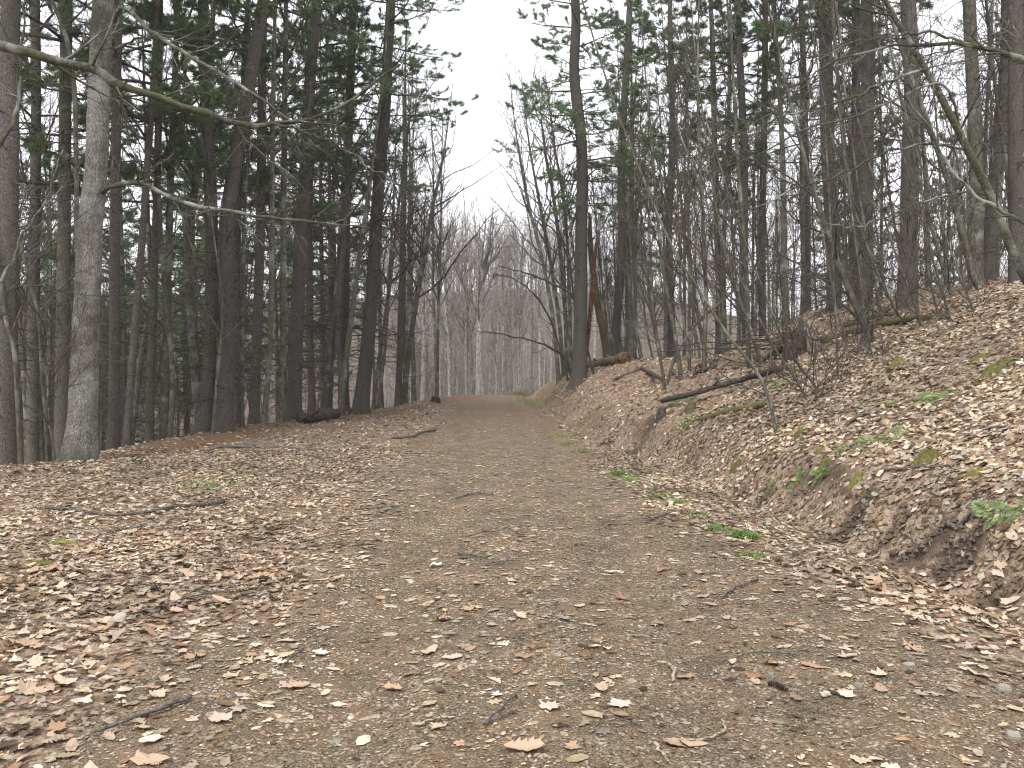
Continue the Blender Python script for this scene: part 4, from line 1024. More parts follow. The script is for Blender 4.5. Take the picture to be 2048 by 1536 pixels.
# far wood on the hillside: one mass
def far_wood():
    rng = np.random.default_rng(5)
    temps = []
    for q in range(5):
        H = 13 + 2 * q * 0.6
        pts = np.array([[0, 0, -1.0], [0.1, 0, H * 0.35], [0.0, 0.15, H * 0.7], [0.05, 0, H]])
        rad = np.array([0.17, 0.13, 0.08, 0.02])
        a = Acc(); a.tube(pts[None], rad[None], 4)
        P, R = trunk_strand(pts, rad, 10)
        B1, R1 = spawn(P[None], R[None], 15, 0.3, 0.97, (22, 50), (0.22, 0.4), 3, 0.45, rng, up=0.2, wig=0.12, rmin=0.02)
        a.tube(B1, R1, 3)
        B2, R2 = spawn(B1, R1, 9, 0.15, 1.0, (25, 60), (0.35, 0.65), 3, 0.6, rng, up=0.1, wig=0.2, rmin=0.014)
        # fine twigs as slim single blades
        S_ = B2[:, 0]; E_ = B2[:, -1]; Md = B2[:, 1]
        sd = norm(np.cross(E_ - S_, rng.standard_normal(S_.shape))) * 0.02
        Vt = np.stack([S_ - sd, S_ + sd, Md + sd * 0.8, E_, Md - sd * 0.8], 1).reshape(-1, 3)
        o = np.arange(len(S_))[:, None] * 5
        T = np.concatenate([o + np.array([[0, 1, 2]]), o + np.array([[0, 2, 4]]), o + np.array([[4, 2, 3]])])
        a.add(Vt, None, T)
        B3, R3 = spawn(B2, R2, 2, 0.2, 1.0, (25, 60), (0.4, 0.8), 2, 0.6, rng, up=0.05, wig=0.2, rmin=0.01)
        S_ = B3[:, 0]; E_ = B3[:, -1]
        sd = norm(np.cross(E_ - S_, rng.standard_normal(S_.shape))) * 0.016
        Vt = np.stack([S_ - sd, S_ + sd, E_], 1).reshape(-1, 3)
        a.add(Vt, None, np.arange(len(Vt)).reshape(-1, 3))
        temps.append((np.concatenate(a.V), np.concatenate(a.Q), np.concatenate(a.T)))
    A = Acc()
    n = 0
    while n < 560:
        px = -150 + 2400 * rng.random() if n % 4 else 760 + 560 * rng.random()
        d = 62 + 178 * rng.random() ** (1.0 if n % 3 else 0.45)
        x = (px - 1024) / FPX * d
        if 62 < d < 90 and 790 < px < 1300 and rng.random() < 0.4: continue
        if px > 1120 and (d < 105 or rng.random() < 0.3): continue
        Vt, Qt, Tt = temps[n % 5]
        s = (0.75 + 0.4 * rng.random()) * (0.72 if px > 1120 else 1.0); r = rng.random() * 6.28
        c, sn = math.cos(r), math.sin(r)
        Vr = np.stack([Vt[:, 0] * c - Vt[:, 1] * sn, Vt[:, 0] * sn + Vt[:, 1] * c, Vt[:, 2]], 1) * s + np.array([x, d, tz(x, d)])
        A.add(Vr, Qt, Tt)
        n += 1
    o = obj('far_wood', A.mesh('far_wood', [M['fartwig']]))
    tag(o, 'bare mauve grey wood covering the far hillside behind the trunks', 'wood', kind='stuff')
far_wood()

# ------------------------------------------------------------------ fallen leaves
def leaf_template(kind, detail, seed):
    rng = np.random.default_rng(seed)
    if kind == 'oak':
        st = np.linspace(0, 1, 13 if detail > 1 else 7)
        wv = np.array([0.02, 0.07, 0.19, 0.12, 0.26, 0.14, 0.33, 0.17, 0.29, 0.17, 0.20, 0.12, 0.0]) if detail > 1 else np.array([0.02, 0.18, 0.13, 0.32, 0.18, 0.22, 0.0])
        wl = wv * (0.65 + 0.6 * rng.random(len(wv))); wr = wv * (0.65 + 0.6 * rng.random(len(wv)))
        n = len(st)
        fw = np.where(wv > 0.175, 0.06, -0.02)
        C = np.stack([st, 0 * st, 0 * st], 1); Lf = np.stack([st + fw, wl, 0 * st], 1); Rt = np.stack([st + fw, -wr, 0 * st], 1)
        Vv = np.concatenate([C, Lf, Rt]); i = np.arange(n - 1)
        T = np.concatenate([np.stack([i, i + 1, i + 1 + n], 1), np.stack([i, i + 1 + n, i + n], 1), np.stack([i, i + 2 * n, i + 1 + 2 * n], 1), np.stack([i, i + 1 + 2 * n, i + 1], 1)])
    elif kind == 'maple':
        m = 20 if detail > 1 else 10
        a = np.arange(m) / m * 2 * np.pi
        if detail > 1: rr = np.array([0.5, 0.32, 0.36, 0.27, 0.45, 0.32, 0.34, 0.24, 0.32, 0.26, 0.16, 0.26, 0.32, 0.24, 0.34, 0.32, 0.45, 0.27, 0.36, 0.32])
        else: rr = np.array([0.48, 0.30, 0.44, 0.28, 0.36, 0.18, 0.36, 0.28, 0.44, 0.30])
        rr = rr * (0.75 + 0.4 * rng.random(m))
        Vv = np.concatenate([[[0.5, 0, 0]], np.stack([0.5 + rr * np.cos(a), rr * np.sin(a), 0 * a], 1)])
        i = np.arange(m)
        T = np.stack([0 * i, 1 + i, 1 + (i + 1) % m], 1)
    elif kind == 'tri':
        Vv = np.array([[0, 0.2, 0], [1, 0.35, 0], [0.8, -0.3, 0], [0.1, -0.25, 0]]) * (0.7 + 0.6 * rng.random((4, 1)))
        T = np.array([[0, 2, 1], [0, 3, 2]])
    else:   # beech / scrap
        m = 10 if detail > 1 else (7 if detail else 5)
        a = np.arange(m) / m * 2 * np.pi
        rr = 0.8 + 0.4 * rng.random(m)
        Vv = np.concatenate([[[0.5, 0, 0]], np.stack([0.5 + 0.5 * rr * np.cos(a), 0.27 * rr * np.sin(a), 0 * a], 1)])
        i = np.arange(m)
        T = np.stack([0 * i, 1 + i, 1 + (i + 1) % m], 1)
    Vv[:, 0] -= 0.5
    return Vv, T

def curl(Vv, amp, tw, rng):
    """bend leaf blades: amp across, tw along; arrays broadcast over leaves"""
    x, y = Vv[..., 0], Vv[..., 1]
    ph = rng.random((len(amp), 1)) * 6.28
    z = amp[:, None] * (y ** 2 * 3.0) + tw[:, None] * (x ** 2) * 1.6 + 0.25 * amp[:, None] * np.sin(9 * x + ph) * np.abs(y) * 2 + 0.15 * amp[:, None] * np.cos(7 * y + ph)
    return np.stack([np.broadcast_to(x, z.shape), np.broadcast_to(y, z.shape), z], -1)

def gnormal(x, y):
    e = 0.04
    dx = (terrain(x + e, y) - terrain(x - e, y)) / (2 * e); dy = (terrain(x, y + e) - terrain(x, y - e)) / (2 * e)
    return norm(np.stack([-dx, -dy, np.ones_like(dx)], -1))

PAL = np.array([[0.47, 0.375, 0.275], [0.53, 0.445, 0.345], [0.40, 0.30, 0.205], [0.55, 0.485, 0.405], [0.30, 0.195, 0.12], [0.19, 0.115, 0.07], [0.10, 0.064, 0.042], [0.41, 0.365, 0.325]])
def leaf_colors(n, rng, wts):
    c = PAL[rng.choice(len(PAL), n, p=np.array(wts) / sum(wts))]
    return np.clip(c * (0.8 + 0.35 * rng.random((n, 1))) * (1 + 0.025 * rng.standard_normal((n, 3))), 0.02, 0.8)

def cover(x, y):
    mr_, mn_, ms_ = masks(x, y)
    tb = brow_x(y) - x; u = x - ditch_x(y); xr = x - road_x(y)
    c = 1.0 - 0.93 * mr_
    clump = fbm(x * 1.3, y * 1.3, 91)
    c = np.where(mr_ > 0.4, c + 0.10 * sstep(0.0, 0.2, clump), c)
    rut = np.exp(-((xr - 0.75) / 0.3) ** 2) + np.exp(-((xr + 0.85) / 0.3) ** 2)
    c = c * (1 - 0.75 * np.clip(rut, 0, 1) * sstep(0.2, 0.6, mr_))
    c = c * (1 - 0.92 * np.clip(1.6 * ms_, 0, 1) * (u > -0.2)) * (1 - 0.55 * mn_)
    c = c * (1 - sstep(0.8, 5.0, tb) * 0.8)
    c = c * np.clip(0.95 + 1.2 * clump, 0.2, 1)
    return np.clip(c, 0, 1)

def scatter_leaves(acc, rng, n, y0, y1, size, detail, kinds, lift, tilt, curl_amp, wts, power=1.0, margin=0.25, cov=cover, zr=0.01, base_c=None):
    y = np.sqrt(y0 * y0 + (y1 * y1 - y0 * y0) * rng.random(n) ** power)
    x = (2 * rng.random(n) - 1) * ((0.602 + margin * 0.1) * y + margin * 3)
    keep = rng.random(n) < cov(x, y)
    x, y = x[keep], y[keep]; n = len(x)
    if not n: return
    mr_, _, _ = masks(x, y)
    nn = gnormal(x, y)
    flat = 1 - 0.75 * (mr_ > 0.5)
    onbank = (x - ditch_x(y)) > 0.3
    nn = norm(nn + rng.standard_normal((n, 3)) * tilt * (flat * np.where(onbank, 1.6, 1.0))[:, None])
    yaw = rng.random(n) * 6.28
    h = np.stack([np.cos(yaw), np.sin(yaw), 0 * yaw], -1)
    A = norm(h - nn * (h * nn).sum(-1, keepdims=True)); B = np.cross(nn, A)
    sz = (size[0] + (size[1] - size[0]) * rng.random(n)) * np.where(onbank, 1.2, 1.0)
    pos = np.stack([x, y, terrain(x, y) + lift + zr * rng.random(n) * (0.3 + flat)], -1)
    col = leaf_colors(n, rng, wts)
    wet = sstep(-0.16, 0.14, fbm(x * 1.7, y * 1.7, 131) + 0.12 * rng.standard_normal(n))[:, None]
    col = col * (0.55 + 0.52 * wet) * np.array([1.0, 0.985, 0.93])
    kc = rng.integers(0, len(kinds), n)
    for k, (Vv, T) in enumerate(kinds):
        s = np.nonzero(kc == k)[0]
        if not len(s): continue
        am = curl_amp * rng.standard_normal(len(s)) * flat[s] + 0.03; tw = curl_amp * 0.7 * rng.standard_normal(len(s)) * flat[s]
        L = curl(Vv[None], am, tw, rng) * sz[s][:, None, None]
        Wd = pos[s][:, None] + L[..., 0:1] * A[s][:, None] + L[..., 1:2] * B[s][:, None] + np.maximum(L[..., 2:3], -0.02) * nn[s][:, None]
        nv = len(Vv)
        Tt = (T[None] + (np.arange(len(s)) * nv)[:, None, None]).reshape(-1, 3)
        cc = np.repeat(col[s], nv, 0)
        acc.add(Wd.reshape(-1, 3), None, Tt, 0, np.concatenate([cc, np.ones((len(cc), 1))], 1))

lr = np.random.default_rng(42)
T2 = [leaf_template('oak', 2, i) for i in range(3)] + [leaf_template('maple', 2, 10 + i) for i in range(3)] + [leaf_template('beech', 2, 20 + i) for i in range(3)]
T1 = [leaf_template('oak', 1, i) for i in range(2)] + [leaf_template('maple', 1, 10 + i) for i in range(2)] + [leaf_template('beech', 1, 20 + i) for i in range(3)]
T0 = [leaf_template('beech', 0, 40 + i) for i in range(4)]
TQ = [leaf_template('tri', 0, 80 + i) for i in range(4)]
ACC = Acc()
WB = [5, 5, 4, 3.5, 2.5, 2, 1.5, 2]; WD = [3, 2, 3, 1, 3, 3, 3, 1.5]
# dark lower layer, then the pale upper layer
scatter_leaves(ACC, lr, 13000, 2.6, 8, (0.03, 0.085), 0, T0 + T1[:2], 0.003, 0.10, 0.2, WD, margin=1)
scatter_leaves(ACC, lr, 23000, 2.6, 8, (0.025, 0.10), 1, T1 + T2[:2] + T2[3:4], 0.006, 0.11, 0.3, WB, margin=1, zr=0.016)
scatter_leaves(ACC, lr, 20000, 8, 15, (0.03, 0.08), 0, TQ, 0.004, 0.12, 0.2, WD, margin=1)
scatter_leaves(ACC, lr, 54000, 8, 15, (0.035, 0.085), 0, T0 + T1[-2:], 0.010, 0.17, 0.35, WB, margin=1, zr=0.02)
scatter_leaves(ACC, lr, 62000, 15, 33, (0.04, 0.095), 0, TQ, 0.012, 0.22, 0.3, WB, margin=1, zr=0.02)
flatcov = lambda x, y: np.clip(masks(x, y)[0] * (0.25 + 2.2 * fbm(x * 1.1, y * 1.1, 97)), 0, 1)
scatter_leaves(ACC, lr, 5200, 2.6, 13, (0.05, 0.12), 1, T1 + T2[3:6], 0.003, 0.03, 0.05, [2, 3, 1, 5, 0.4, 0.2, 0.2, 5], margin=1, cov=flatcov, zr=0.003)
litter = obj('leaf_litter', ACC.mesh('leaf_litter', [M['litter']], smooth=False))
tag(litter, 'carpet of dry tan and brown leaves over verge and bank', 'leaves', kind='stuff')

# scraps, chips and needles trodden into the road
ACC = Acc()
covr = lambda x, y: np.clip(0.35 + 1.2 * masks(x, y)[0] + 0.8 * fbm(x * 2, y * 2, 93), 0, 1) * (x < ditch_x(y))
scatter_leaves(ACC, lr, 95000, 2.6, 9, (0.005, 0.022), 0, [leaf_template('tri', 0, 70 + q) for q in range(3)], 0.003, 0.25, 0.2, [3, 3, 3, 3, 3, 3, 5, 4], margin=1, cov=covr, zr=0.004)
scatter_leaves(ACC, lr, 9000, 2.6, 9, (0.015, 0.045), 0, T0, 0.004, 0.15, 0.2, [3, 3, 3, 2, 3, 3, 4, 4], margin=1, cov=covr, zr=0.005)
scatter_leaves(ACC, lr, 34000, 9, 24, (0.015, 0.05), 0, TQ, 0.004, 0.25, 0.2, [4, 3, 4, 2, 4, 3, 2, 2], margin=1, cov=covr, zr=0.006)
strip = np.array([[-0.5, -0.011, 0], [0.5, -0.008, 0], [0.5, 0.008, 0], [-0.5, 0.011, 0]])
sT = np.array([[0, 1, 2], [0, 2, 3]])
PALN = PAL.copy()
PAL = np.array([[0.34, 0.19, 0.10], [0.26, 0.14, 0.075], [0.42, 0.27, 0.16], [0.20, 0.12, 0.07], [0.12, 0.085, 0.06], [0.30, 0.18, 0.1], [0.48, 0.35, 0.23], [0.1, 0.08, 0.06]])
scatter_leaves(ACC, lr, 30000, 2.6, 9, (0.05, 0.12), 0, [(strip, sT)], 0.004, 0.10, 0.2, [3, 3, 2, 2, 2, 2, 1, 1.5], margin=1, cov=covr, zr=0.004)
PAL = PALN
scraps = obj('leaf_scraps', ACC.mesh('leaf_scraps', [M['litter']], smooth=False))
tag(scraps, 'crumbled leaf scraps and rusty pine needles trodden into the road', 'litter', kind='stuff')

# the nearest whole leaves, one object each, lying in the ground they belong to
def leaf_mesh(kind, seed, amp, name, mk, det=2):
    rng = np.random.default_rng(seed)
    Vv, T = leaf_template(kind, det, seed)
    L = curl(Vv[None], np.array([amp]), np.array([amp * 0.6]), rng)[0]
    L[:, 2] -= L[:, 2].min()
    if kind == 'oak':   # stalk
        L = np.concatenate([L, [[-0.5, 0.008, 0.002], [-0.5, -0.008, 0.002], [-0.68, 0.03, 0.004]]]); n = len(L)
        T = np.concatenate([T, [[n - 3, n - 2, n - 1]]])
    # a thin but real blade
    n = len(L)
    V2 = np.concatenate([L, L - np.array([0, 0, 0.006])])
    return mesh_from(name, V2, None, np.concatenate([T, T[:, ::-1] + n]), [mk], None, False)
LEAFM = [leaf_mesh(k, 60 + i, a, 'leaf', M['leaf']) for i, (k, a) in enumerate([('oak', 0.25), ('oak', 0.4), ('maple', 0.2), ('maple', 0.35), ('beech', 0.3), ('beech', 0.45), ('oak', 0.1), ('maple', 0.1)])]
from mathutils import Vector, Quaternion
def lay(o, x, y, yaw, size, lift=0.006, parent=None, tilt=0.0, rng=None):
    n = gnormal(np.array([x]), np.array([y]))[0]
    if tilt: n = norm(n + rng.normal(0, tilt, 3))
    q = Vector((0, 0, 1)).rotation_difference(Vector(n)) @ Quaternion((0, 0, 1), yaw)
    o.rotation_mode = 'QUATERNION'; o.rotation_quaternion = q
    o.location = (x, y, tz(x, y) + lift); o.scale = (size,) * 3
cnt = 0
while cnt < 280:
    y = math.sqrt(2.9 ** 2 + (6.3 ** 2 - 2.9 ** 2) * lr.random()); x = (2 * lr.random() - 1) * (0.62 * y)
    c = float(cover(np.array([x]), np.array([y]))[0])
    if lr.random() > c + 0.06: continue
    xr = abs(x - float(road_x(y))); u = x - dx1(y)
    par = dirt_road if xr < 1.75 else (bank_o if u > 0.15 else floor_o)
    o = obj('leaf', LEAFM[int(lr.integers(0, 8))], par)
    onr = float(masks(np.array([x]), np.array([y]))[0][0]) > 0.4
    lay(o, x, y, lr.random() * 6.28, 0.07 + 0.07 * lr.random(), 0.006 if onr else 0.02, tilt=0.05 if onr else 0.22, rng=lr)
    cnt += 1

NOTE = [(1050, 1503, 0.16, 0.0, 'oak', (0.60, 0.42, 0.28), 'large tan oak leaf lying alone at the bottom middle of the road'),
        (786, 1383, 0.11, 2.6, 'oak', (0.58, 0.37, 0.21), 'orange tan oak leaf with pointed lobes left of the near road middle'),
        (905, 1320, 0.11, 0.1, 'oak', (0.66, 0.52, 0.38), 'pale oak leaf in the left wheel track'),
        (1098, 1420, 0.15, 1.0, 'maple', (0.66, 0.56, 0.47), 'broad bleached leaf above the large tan oak leaf'),
        (1242, 1417, 0.16, 2.0, 'maple', (0.66, 0.60, 0.54), 'whitish ragged leaf pressed into the road right of the bleached one'),
        (1692, 1397, 0.12, 0.7, 'maple', (0.70, 0.60, 0.50), 'pale star shaped leaf to the right of the pine cone'),
        (1692, 1318, 0.13, 0.2, 'oak', (0.60, 0.44, 0.33), 'pinkish oak leaf near the right road edge'),
        (1060, 1303, 0.06, 0.3, 'beech', (0.30, 0.15, 0.07), 'small curled orange leaf in the middle of the road'),
        (760, 1202, 0.07, 0.2, 'beech', (0.55, 0.33, 0.16), 'small oval orange leaf beside the left wheel track'),
        (1042, 1191, 0.09, 0.5, 'oak', (0.50, 0.32, 0.22), 'brown leaf curled up on edge in the road middle'),
        (871, 1136, 0.10, 0.1, 'beech', (0.74, 0.72, 0.70), 'white pale leaf shining in the left wheel track'),
        (1190, 1298, 0.08, 0.2, 'beech', (0.66, 0.55, 0.42), 'small pale oval leaf right of the road middle'),
        (640, 1310, 0.13, 0.4, 'maple', (0.68, 0.62, 0.55), 'large whitish leaf left of the left wheel track'),
        (300, 1490, 0.09, 0.6, 'beech', (0.72, 0.62, 0.52), 'pale oval leaf below the long dark stick at lower left'),
        (440, 1447, 0.14, 2.2, 'maple', (0.64, 0.52, 0.42), 'broad tan leaf just right of the end of the dark stick'),
        (1220, 1148, 0.09, 0.2, 'oak', (0.64, 0.52, 0.42), 'pale oak leaf standing out in the right wheel track')]
for i, (px, py, sz, yaw, kd, c, lab) in enumerate(NOTE):
    p = G(px, py)
    mk = leaf_fixed('leaf_colour', tuple(0.68 * v for v in c))
    o = obj('fallen_leaf', leaf_mesh(kd, 300 + i, [0.3, 0.35, 0.15, 0.12, 0.05, 0.2, 0.3, 0.6, 0.4, 0.7, 0.4, 0.3, 0.08, 0.3, 0.2, 0.3][i], 'fallen_leaf', mk))
    lay(o, p[0], p[1], yaw, sz, 0.012)
    tag(o, lab, 'leaf', 'single leaves lying on the road')

# ------------------------------------------------------------------ sticks and fallen wood
def ground_strand(pts_px, wpx, lift=1.0, n=14, seed=0, wob=0.006):
    rng = np.random.default_rng(seed)
    C = np.array([G(px, py) for px, py in pts_px])
    P = catmull(C, n)
    d = np.linalg.norm(P - np.array([0, 0, CAM_Z]), axis=1)
    R = np.interp(np.linspace(0, 1, n), [0, 1], [wpx[0], wpx[1]]) * 0.5 / FPX * d
    P[:, :2] += rng.normal(0, wob, (n, 2))
    P[:, 2] = terrain(P[:, 0], P[:, 1]) + R * lift + 0.012
    return P, R

def closed_tube(P, R, sides):
    V, Q = tubes(P[None], R[None], sides)
    n = len(V); K = len(P)
    V = np.concatenate([V, P[:1], P[-1:]])
    i = np.arange(sides); j = (i + 1) % sides
    T = np.concatenate([np.stack([0 * i + n, i, j], 1), np.stack([0 * i + n + 1, (K - 1) * sides + j, (K - 1) * sides + i], 1)])
    return V, Q, T

def stick(pts, wpx, label, mk='stick', name='stick', cat='stick', seed=0, twigs=0, sides=7, lift=1.0, wob=0.006, tl=(0.15, 0.35)):
    P, R = ground_strand(pts, wpx, lift, 14, seed, wob)
    rng = np.random.default_rng(seed + 900)
    base = P[0].copy(); base[2] = tz(base[0], base[1])
    V, Q, T = closed_tube(P, R * (1 + 0.12 * rng.standard_normal(len(R))), sides)
    a = Acc(); a.add(V, Q, T)
    if twigs:
        B, Rb = spawn(P[None], R[None], twigs, 0.15, 0.95, (30, 60), tl, 6, 0.5, rng, up=0.05, wig=0.2, rmin=0.0025)
        B[..., 2] = np.maximum(B[..., 2], terrain(B[..., 0], B[..., 1]) + 0.006)
        a.tube(B, Rb, 4)
        B2, Rb2 = spawn(B, Rb, 3, 0.3, 1, (30, 60), (0.3, 0.5), 4, 0.6, rng, up=0.04, wig=0.2, rmin=0.002)
        a.tube(B2, Rb2, 3)
    o = obj(name, a.mesh(name, [M[mk]], shift=base), None, tuple(base))
    tag(o, label, cat, 'fallen sticks' if cat == 'stick' else None)
    return o

STK = [([(186, 1474), (285, 1440), (384, 1405)], (6, 9), 'long straight dark stick at the lower left', 'stick', 0),
       ([(554, 1348), (609, 1304)], (3, 4), 'short dark twig right of the long stick at lower left', 'stick', 0),
       ([(286, 1243), (343, 1212), (414, 1192), (488, 1183)], (4, 3), 'thin bowed twig among the left verge leaves', 'stick', 1),
       ([(88, 1021), (160, 1028), (226, 1036)], (6, 4), 'dark stick on the far left verge', 'stick', 0),
       ([(226, 1036), (320, 1026), (449, 1010)], (4, 9), 'dark stick lying towards the green moss on the left verge', 'stick', 0),
       ([(202, 1098), (220, 1071), (260, 1060), (330, 1058)], (4, 3), 'crooked twig below the two dark sticks on the left verge', 'stick', 1),
       ([(409, 908), (449, 897), (550, 898), (673, 905)], (5, 3), 'long bare branch lying across the upper left verge', 'stick', 2),
       ([(971, 1452), (1037, 1395)], (3, 4), 'upper of two near parallel twigs at the bottom middle', 'stick', 0),
       ([(973, 1458), (1033, 1428)], (5, 4), 'lower of two near parallel twigs at the bottom middle', 'stick', 0),
       ([(828, 1461), (894, 1441)], (4, 4), 'pale twig left of the near parallel twigs', 'palestick', 0),
       ([(1316, 1331), (1338, 1335), (1349, 1351), (1345, 1370)], (5, 6), 'pale hooked twig right of the road middle', 'palestick', 0),
       ([(1444, 1452), (1447, 1469), (1417, 1485), (1360, 1489)], (5, 4), 'crooked greenish twig at the lower right of the road', 'palestick', 0),
       ([(1309, 1496), (1320, 1514), (1338, 1530)], (6, 4), 'short pale twig at the bottom right of the road', 'palestick', 0),
       ([(1224, 1445), (1285, 1458)], (4, 3), 'thin twig below the whitish ragged leaf', 'stick', 0),
       ([(916, 1111), (973, 1120)], (3, 3), 'left of two thin twigs in the road middle', 'stick', 0),
       ([(973, 1133), (1026, 1124)], (3, 4), 'right of two thin twigs in the road middle', 'stick', 0),
       ([(1294, 1047), (1320, 1036), (1349, 1027)], (5, 4), 'short stick at the right road edge by the grass tufts', 'stick', 0),
       ([(1444, 1199), (1480, 1178), (1520, 1162)], (4, 5), 'stick lying where road meets leaves on the right', 'stick', 0),
       ([(709, 1023), (770, 1018)], (4, 3), 'twig on the left road edge', 'stick', 0),
       ([(912, 1000), (946, 990), (988, 992)], (4, 3), 'bent twig across the road half way to the crest', 'stick', 1),
       ([(783, 879), (824, 876), (841, 868), (872, 862)], (5, 4), 'dark twiggy branch lying on the left of the road', 'stick', 6),
       ([(1895, 1057), (1935, 1041), (1976, 1027)], (9, 7), 'stout stick beside the fern at the right edge', 'stick', 0),
       ([(1764, 944), (1840, 940), (1917, 934)], (5, 4), 'long thin stick low on the leafy bank', 'stick', 0),
       ([(1935, 883), (1983, 861), (2027, 857)], (5, 4), 'bent stick on the leafy bank near the right edge', 'stick', 1),
       ([(1689, 857), (1720, 836), (1765, 828)], (6, 4), 'dark bent branch beside the thin upright stem', 'stick', 1),
       ([(1527, 1050), (1565, 1092), (1604, 1130)], (3, 3), 'thin twig across the ditch by the grass', 'stick', 2),
       ([(1440, 1330), (1520, 1312), (1600, 1318)], (3, 3), 'thin twig behind the pine cone', 'stick', 0),
       ([(1800, 1078), (1832, 1092), (1868, 1122)], (3, 2), 'thin exposed root, left one in the dark soil hollow', 'stick', 1),
       ([(1868, 1068), (1884, 1090), (1902, 1124)], (4, 2), 'thin exposed root, right one in the dark soil hollow', 'stick', 1),
       ([(1690, 1030), (1712, 1048), (1742, 1056)], (3, 2), 'thin root across the smaller bare soil patch', 'stick', 1),
       ([(1600, 1420), (1680, 1440)], (3, 3), 'thin dark twig below the star shaped leaf', 'stick', 0)]
for i, (pts, wp, lab, mk, tw) in enumerate(STK):
    stick(pts, wp, lab, mk, seed=i, twigs=tw)

# fallen twigs standing up from the branch in the road
def log(pts, wpx, label, mk, name='fallen_log', seed=0, sides=14, end=None, lift=0.7, extra=None, knots=3):
    P, R = ground_strand(pts, wpx, lift, 24, seed, 0.01)
    rng = np.random.default_rng(seed + 70)
    base = P[0].copy(); base[2] = tz(base[0], base[1])
    t = empty(name, base); tag(t, label, 'log', 'fallen logs')
    P[:, 2] = np.interp(np.arange(24), [0, 6, 12, 18, 23], P[[0, 6, 12, 18, 23], 2])
    V, Q, T = closed_tube(P, R, sides)
    C = np.concatenate([np.repeat(P, sides, 0), P[:1], P[-1:]])
    nz = vnoise(V[:, 0] * 6 + V[:, 2] * 9, V[:, 1] * 6 + V[:, 2] * 5, seed + 3)
    V = C + (V - C) * (0.8 + 0.4 * nz)[:, None]
    obj('log_body', mesh_from('log_body', V - base, Q, T, [M[mk]]), t)
    if end:
        i0 = 0 if end == 'start' else -1
        nrm = norm(P[0] - P[1]) if end == 'start' else norm(P[-1] - P[-2])
        c = P[i0] + nrm * 0.004
        a = np.cross(nrm, [0, 0, 1.0]); a = norm(a); b = np.cross(nrm, a)
        th = np.arange(16) / 16 * 6.283
        rr = R[i0] * (0.82 + 0.2 * rng.random(16))
        ring = c + rr[:, None] * (np.cos(th)[:, None] * a + np.sin(th)[:, None] * b)
        inner = c + nrm * 0.05 * rng.random((16, 1)) + 0.5 * rr[:, None] * (np.cos(th)[:, None] * a + np.sin(th)[:, None] * b)
        Vv = np.concatenate([ring, inner, [c + nrm * 0.02]]); i = np.arange(16); j = (i + 1) % 16
        obj('broken_end', mesh_from('broken_end', Vv - base, np.stack([i, j, j + 16, i + 16], 1), np.stack([i + 16, j + 16, 0 * i + 32], 1), [M['redwood']], None, False), t)
    for k in range(knots):
        i = int(rng.integers(3, 21)); d = norm(np.array([rng.normal(), rng.normal(), 1.2]))
        L = 0.12 + 0.25 * rng.random()
        pts3 = np.array([P[i], P[i] + d * (R[i] + L * 0.5), P[i] + d * (R[i] + L) + rng.normal(0, 0.03, 3)])
        Vv, Qq, Tt = closed_tube(pts3, np.array([R[i] * 0.35, R[i] * 0.25, R[i] * 0.12]), 6)
        obj('branch_stub', mesh_from('branch_stub', Vv - base, Qq, Tt, [M['deadwood']]), t)
    return t
log([(598, 848), (630, 842), (672, 836)], (24, 22), 'short dark rotten log lying on the left brow beside the thick pine', 'deadwood', seed=1, end='end')
log([(1178, 735), (1215, 731), (1252, 726)], (16, 24), 'fallen log with a reddish rotten end right of the bank pine', 'mossy', seed=2, end='end')
log([(1322, 822), (1372, 810), (1430, 796), (1495, 776), (1560, 762)], (10, 12), 'long thin fallen pole propped along the foot of the bank', 'deadwood', name='fallen_pole', seed=3, lift=3.5)
log([(1397, 845), (1436, 832), (1480, 820), (1530, 811)], (10, 15), 'moss covered branch sunk in the leaves below the pole', 'mossy', seed=4, lift=0.4, knots=0)
log([(1352, 724), (1420, 709), (1490, 695), (1570, 676)], (10, 15), 'long mossy fallen trunk lying behind the saplings left of the stump', 'mossy', seed=5)
log([(1640, 690), (1720, 668), (1800, 650), (1860, 640)], (14, 12), 'mossy fallen trunk lying right of the stump under the pines', 'mossy', seed=6)
log([(1690, 655), (1740, 640), (1790, 632)], (10, 8), 'shorter mossy log behind the right fallen trunk', 'mossy', seed=7)
log([(1230, 762), (1300, 756), (1380, 748), (1430, 738)], (7, 10), 'dark rotten branch along the lip of the far bank', 'deadwood', seed=8, knots=4)
log([(1345, 742), (1395, 735), (1440, 722)], (8, 8), 'short mossy log behind the lip of the far bank', 'mossy', seed=9)

def post(px, py, h, r, label, mk, seed):
    rng = np.random.default_rng(seed)
    p = G(px, py); pts = np.array([p + [0, 0, -0.1], p + [0.02, 0, h * 0.5], p + [0.05, 0, h]])
    P, R = trunk_strand(pts, [r * 1.25, r, r * 0.7], 12)
    V, Q, T = closed_tube(P, R, 12)
    C = np.concatenate([np.repeat(P, 12, 0), P[:1], P[-1:]])
    V = C + (V - C) * (0.8 + 0.45 * vnoise(V[:, 0] * 14 + V[:, 2] * 9, V[:, 1] * 14, seed))[:, None]
    o = obj('rotten_stub', mesh_from('rotten_stub', V - p, Q, T, [M[mk]]), None, tuple(p)); tag(o, label, 'stump', 'small rotten stubs')
post(1322, 836, 0.22, 0.085, 'dark rotten stub under the lower end of the fallen pole', 'deadwood', 1)
post(1380, 822, 0.17, 0.085, 'mossy stub propping the middle of the fallen pole', 'mossy', 2)
post(870, 804, 0.22, 0.17, 'small black stub on the left edge of the road near the crest', 'deadwood', 3)
post(1733, 690, 0.3, 0.10, 'dark stub behind the mossy footed sapling', 'deadwood', 4)

